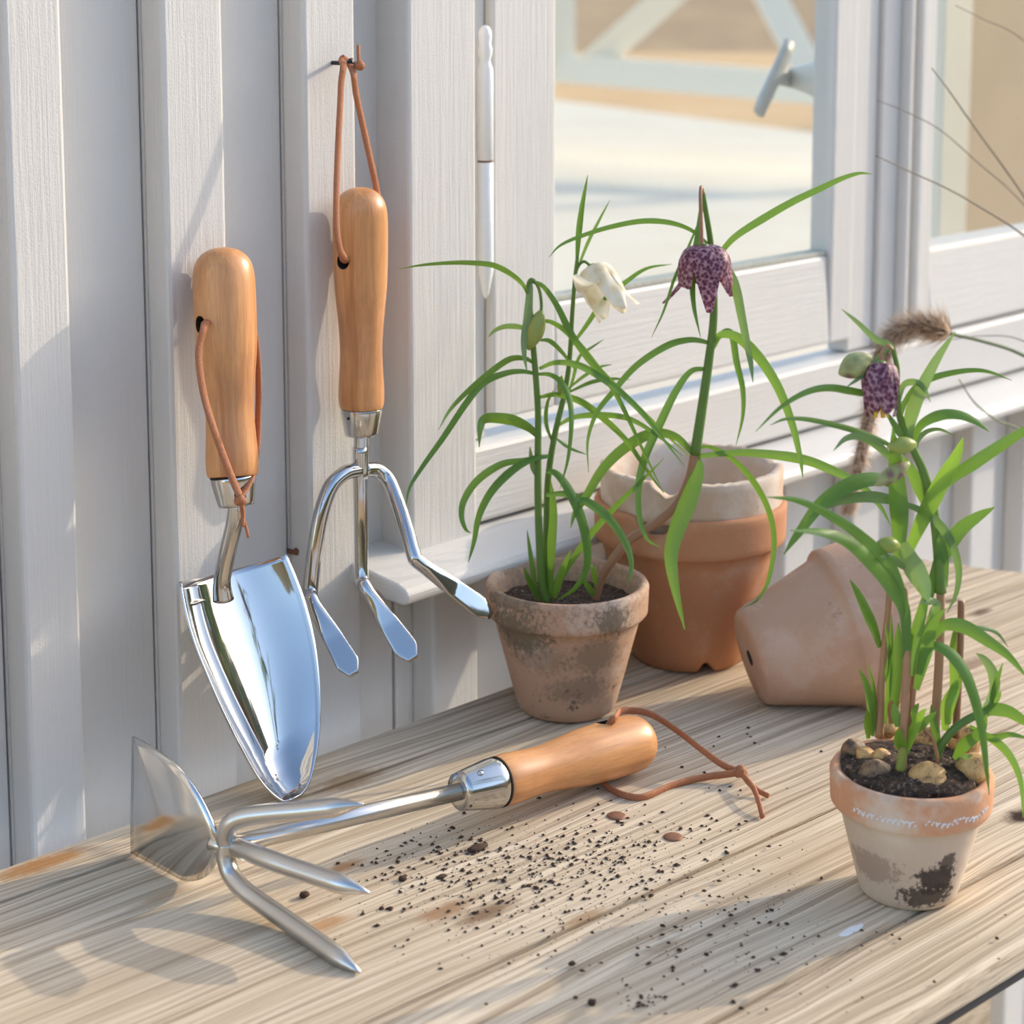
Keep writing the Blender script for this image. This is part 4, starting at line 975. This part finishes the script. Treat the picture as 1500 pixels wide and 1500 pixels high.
stalk(F4, d4-.004, [(1374, 1130), (1372, 1105), (1366, 1082), (1352, 1066)], 3.5, 2.0, 'stem_brown', 'dry_shoot')
for pts, wd, dt, tone in (([(1438, 1048), (1456, 1012), (1454, 985), (1442, 966), (1430, 957)], 14, .0, 'leaf_grey'), ([(1450, 1040), (1458, 1005), (1469, 971)], 8, -.004, 'leaf'), ([(1430, 1052), (1452, 1040), (1476, 1042), (1500, 1056), (1515, 1066)], 17, -.006, 'leaf'),
    ([(1420, 1064), (1443, 1077), (1467, 1093), (1485, 1117), (1496, 1150), (1499, 1198)], 11, -.024, 'leaf'), ([(1420, 1066), (1453, 1080), (1480, 1076), (1510, 1083)], 9, -.012, 'leaf'), ([(1398, 1112), (1412, 1092), (1436, 1072), (1446, 1046)], 16, -.012, 'leaf'),
    ([(1384, 1070), (1388, 1035), (1398, 1012), (1408, 992)], 18, .004, 'leaf_lime'), ([(1390, 1060), (1398, 1000), (1396, 950), (1402, 905)], 12, .014, 'leaf_lime'), ([(1376, 1092), (1368, 1060), (1364, 1032)], 11, .0, 'leaf'), ([(1452, 1040), (1462, 1022), (1466, 1012)], 6, -.006, 'leaf'), ([(1396, 1128), (1410, 1112), (1425, 1106)], 9, -.012, 'leaf_grey')): leaf(F4, d4, pts, wd, dt, tone)
# bulbs
bl_labels = ('big round tan bulb at the front of the pot', 'small curved tan bulb near the left rim', 'pale tan bulb left of the middle shoot', 'soil-darkened bulb at the left rim', 'soil-covered bulb at the front left', 'golden bulb at the back right of the pot', 'golden bulb against the right rim', 'tan bulb between the middle shoots', 'brown bulb at the back of the pot')
rim_z = HF
for (x_, y_, rp, asp, ang, mt, hz_), lb in zip(((1359, 1143, 27, .95, .2, 'bulb', .0012), (1269, 1109, 13, 1.35, .9, 'bulb', .003), (1292, 1113, 15, 1.1, .5, 'bulb', .003), (1251, 1101, 17, 1.15, .6, 'bulb_dark', .002), (1283, 1138, 24, 1.0, .4, 'bulb_dark', .000), (1412, 1088, 22, 1.2, -.3, 'bulb', .005), (1424, 1128, 23, 1.1, -.4, 'bulb', .003), (1356, 1085, 18, 1.1, 0, 'bulb', .005), (1300, 1068, 13, 1.2, 0, 'bulb', .004)), bl_labels):
    c_ = table(x_, y_, HF+hz_-.001); k = rp*1.12*mpp(c_); v, f = lathe([(max(.0003, k*math.sin(math.pi*t)**.8), (t-.5)*2*k*asp*(1 if t < .6 else 1.08)) for t in [i/14 for i in range(15)]], 22)
    mw = Matrix.Translation(c_) @ Matrix.Rotation(ang, 4, -G) @ Matrix.Rotation(.3, 4, 'X')
    vv = [V(q)+V(q).normalized()*k*.10*noise.noise(V(q)*260+V((x_, 0, 0))) for q in v]
    o = obj('bulb', vv, f, mt, None, True, mw=mw); tag(o, 'papery '+lb if 'soil' not in lb else lb, 'bulb', 'bulbs in the front pot')

# ================================================================== DRY STEMS AND PLUME beyond the table end
def stem_thing(pts, D0, D1, r, mat, label, rootxy):
    P = [dep(a, b, D0+(D1-D0)*i/(len(pts)-1)) for i, (a, b) in enumerate(pts)]
    end = P[-1]; rt = V((rootxy[0], rootxy[1], -.615)); mid = V((rt.x*.75+end.x*.25, rt.y*.75+end.y*.25, end.z-.18))
    c = catmull(P+[mid, rt], 8); n = len(c)
    v, f = tube(c, [r*(.35+.65*i/(n-1)) for i in range(n)], 6); o = obj('dry_stem', v, f, mat, None, True); tag(o, label, 'grass stem', 'dry grass stems beyond the table end'); return o
RX = (.92, -.16)
stem_thing([(1283, 228), (1330, 250), (1385, 275), (1430, 300), (1500, 345), (1600, 430)], 1.17, 1.25, .0010, 'dry_stem', 'thin dry stem arching across the post, lowest of three over the right window', RX)
stem_thing([(1365, 100), (1388, 130), (1430, 190), (1500, 288), (1580, 420)], 1.20, 1.28, .0011, 'dry_stem', 'thick dry stem leaning steeply across the right window pane', (RX[0]+.02, RX[1]-.01))
stem_thing([(1285, 147), (1330, 165), (1378, 191), (1430, 236), (1500, 300), (1590, 420)], 1.24, 1.28, .0007, 'dry_stem', 'thread-thin dry stem arching from the post to the right window', (RX[0]+.01, RX[1]+.02))
stem_thing([(1400, 8), (1440, 28), (1500, 60), (1590, 160)], 1.26, 1.30, .0007, 'dry_stem', 'faint dry stem across the top right corner of the window', (RX[0]-.02, RX[1]+.02))
stem_thing([(1405, 556), (1428, 590), (1460, 615), (1500, 633), (1600, 700)], 1.20, 1.25, .0012, 'green_stem', 'grey green grass stem curving over the sill at the right', (RX[0]-.03, RX[1]))
stem_thing([(1300, 492), (1380, 498), (1440, 492), (1500, 500), (1600, 560)], 1.24, 1.26, .0006, 'dry_stem', 'dark thread-thin stem level above the sill behind the seed plume', (RX[0]-.02, RX[1]-.02))
PD = 1.20
spine = [(1392, 489), (1372, 481), (1345, 477), (1318, 484), (1297, 504), (1287, 535), (1279, 580), (1270, 625), (1260, 672), (1250, 718), (1243, 748)]
sp = catmull([dep(a, b, PD+.012*i/10) for i, (a, b) in enumerate(spine)], 8)
PLM = thing('seed_plume', V((RX[0], RX[1]-.03, -.62)), 'fuzzy brown foxtail seed plume drooping in front of the window sill', 'seed head')
tail = [dep(1392, 489, PD), dep(1440, 500, PD+.01), dep(1500, 521, PD+.02), dep(1600, 580, PD+.03), V((RX[0]*.8+.1, RX[1], .0)), V((RX[0], RX[1]-.03, -.615))]
v, f = tube(catmull(tail, 8), .0012, 8); obj('stem', v, f, 'green_stem', PLM, True)
n = len(sp); v, f = tube(sp, [.0035*(.5+.8*math.sin(math.pi*min(.92, .12+.8*i/(n-1)))) for i in range(n)], 8); obj('core', v, f, 'plume_core', PLM, True)
rs = random.Random(5); vv = []; ff = []
fr2 = frames(sp)
for _ in range(4200):
    i = rs.randrange(n); t_, a_, b_ = fr2[i]; an = rs.uniform(0, 6.283); dr = (a_*math.cos(an)+b_*math.sin(an)); k = 1-.62*i/(n-1)
    p0 = sp[i]+dr*.002; p1 = p0+(dr*.9+t_*.55).normalized()*rs.uniform(.010, .022)*k; s_ = t_.cross(dr)*.0005; b0 = len(vv)
    vv += [p0-s_, p0+s_, p1]; ff.append((b0, b0+1, b0+2))
o = obj('seed_hair', vv, ff, 'plume', PLM); o['kind'] = 'stuff'

# ================================================================== SOIL CRUMBS
rs = random.Random(11)
def crumb(c, r):
    b0 = len(vv); 
    ds = [V((1, 0, 0)), V((0, 1, 0)), V((-1, 0, 0)), V((0, -1, 0)), V((0, 0, .8)), V((0, 0, -.3))]
    el = rs.uniform(.6, 1.8); ro = Matrix.Rotation(rs.uniform(0, 6.3), 3, 'Z')
    for d_ in ds: vv.append(c+ro @ V((d_.x*r*rs.uniform(.6, 1.3)*el, d_.y*r*rs.uniform(.6, 1.3), d_.z*r*rs.uniform(.7, 1.2)))+V((0, 0, r*.3)))
    for a_, b_ in ((0, 1), (1, 2), (2, 3), (3, 0)): ff.append((b0+a_, b0+b_, b0+4)); ff.append((b0+b_, b0+a_, b0+5))
vv = []; ff = []
clusters = [((650, 1270), 70, 32, 150), ((760, 1262), 90, 34, 230), ((885, 1250), 75, 30, 210), ((700, 1320), 110, 38, 170), ((900, 1300), 150, 60, 170), ((1060, 1340), 110, 60, 120), ((770, 1220), 150, 40, 60), ((1000, 1400), 160, 60, 60), ((940, 1470), 18, 10, 26), ((1120, 1250), 170, 60, 60), ((1260, 1380), 120, 60, 30), ((1050, 1100), 90, 40, 30)]
for (c0_, sx, sy, n_) in clusters:
    for _ in range(int(n_*1.7)):
        x_, y_ = rs.gauss(c0_[0], sx), rs.gauss(c0_[1], sy)
        if y_ > 1490 or x_ > 1480: continue
        if 1205 < x_ < 1450 and 1060 < y_ < 1345: continue
        if y_ < 1225-.30*(x_-560) and x_ < 960: continue
        q_ = table(x_, y_, .0004); crumb(q_, .00022+.00115*rs.random()**3.4)
o = obj('soil_crumbs', vv, ff, 'crumb'); tag(o, 'dark soil crumbs scattered over the boards in front of the hoe handle', 'soil', None, 'stuff')
clods = [(446, 1316, 7, 'round dark soil clod between the hoe tines'), (590, 1291, 6, 'soil clod just left of the crumb patch, above a pair of specks'), (559, 1333, 3.6, 'left one of two small soil specks beside the middle tine tip'), (572, 1333, 3.8, 'right one of two small soil specks beside the middle tine tip'), (867, 1472, 6, 'lone brown soil clod near the lower edge of the picture'), (838, 1415, 5, 'soil clod in the plant shadow on the front boards'), (648, 1286, 6, 'flat soil clod at the left of the crumb patch'), (1035, 1400, 3.5, 'small round soil speck in the long plant shadow'), (700, 1245, 9, 'bark-like soil fragment at the top of the crumb patch')]
for x_, y_, rp, lb in clods:
    c_ = table(x_, y_, 0); r = rp*mpp(c_); bm = bmesh.new(); bmesh.ops.create_icosphere(bm, subdivisions=2, radius=r)
    k2 = 2.2 if 'bark' in lb else (1.5 if 'flat' in lb else 1.1)
    for vt in bm.verts: vt.co += vt.co.normalized()*r*.45*noise.noise(vt.co*(1.6/r)+V((x_, y_, 0))); vt.co.x *= k2; vt.co.z *= .7 if k2 < 1.3 else .35
    mz = min(vt.co.z for vt in bm.verts)
    v = [vt.co.copy() for vt in bm.verts]; f = [tuple(q_.index for q_ in fa.verts) for fa in bm.faces]; bm.free()
    o = obj('soil_clod', v, f, 'crumb', None, True, mw=Matrix.Translation(c_+V((0, 0, -mz)))); tag(o, lb, 'soil clod', 'larger clods on the table')
# white drip on the board by the front pot
c_ = tl(table(1247, 1364)); vv = [(c_.x, c_.y, .6208)]; 
for k in range(24):
    an = 2*math.pi*k/24; rr = 1+.25*noise.noise(V((math.cos(an)*2, math.sin(an)*2, 3))); vv.append((c_.x+.008*rr*math.cos(an), c_.y+.0022*rr*math.sin(an), .6204))
o = obj('paint_drip', vv, [(0, k+1, (k+1) % 24+1) for k in range(24)], 'spill', TB, True, mw=ORG[TB]); o['label'] = 'dried white paint drip'
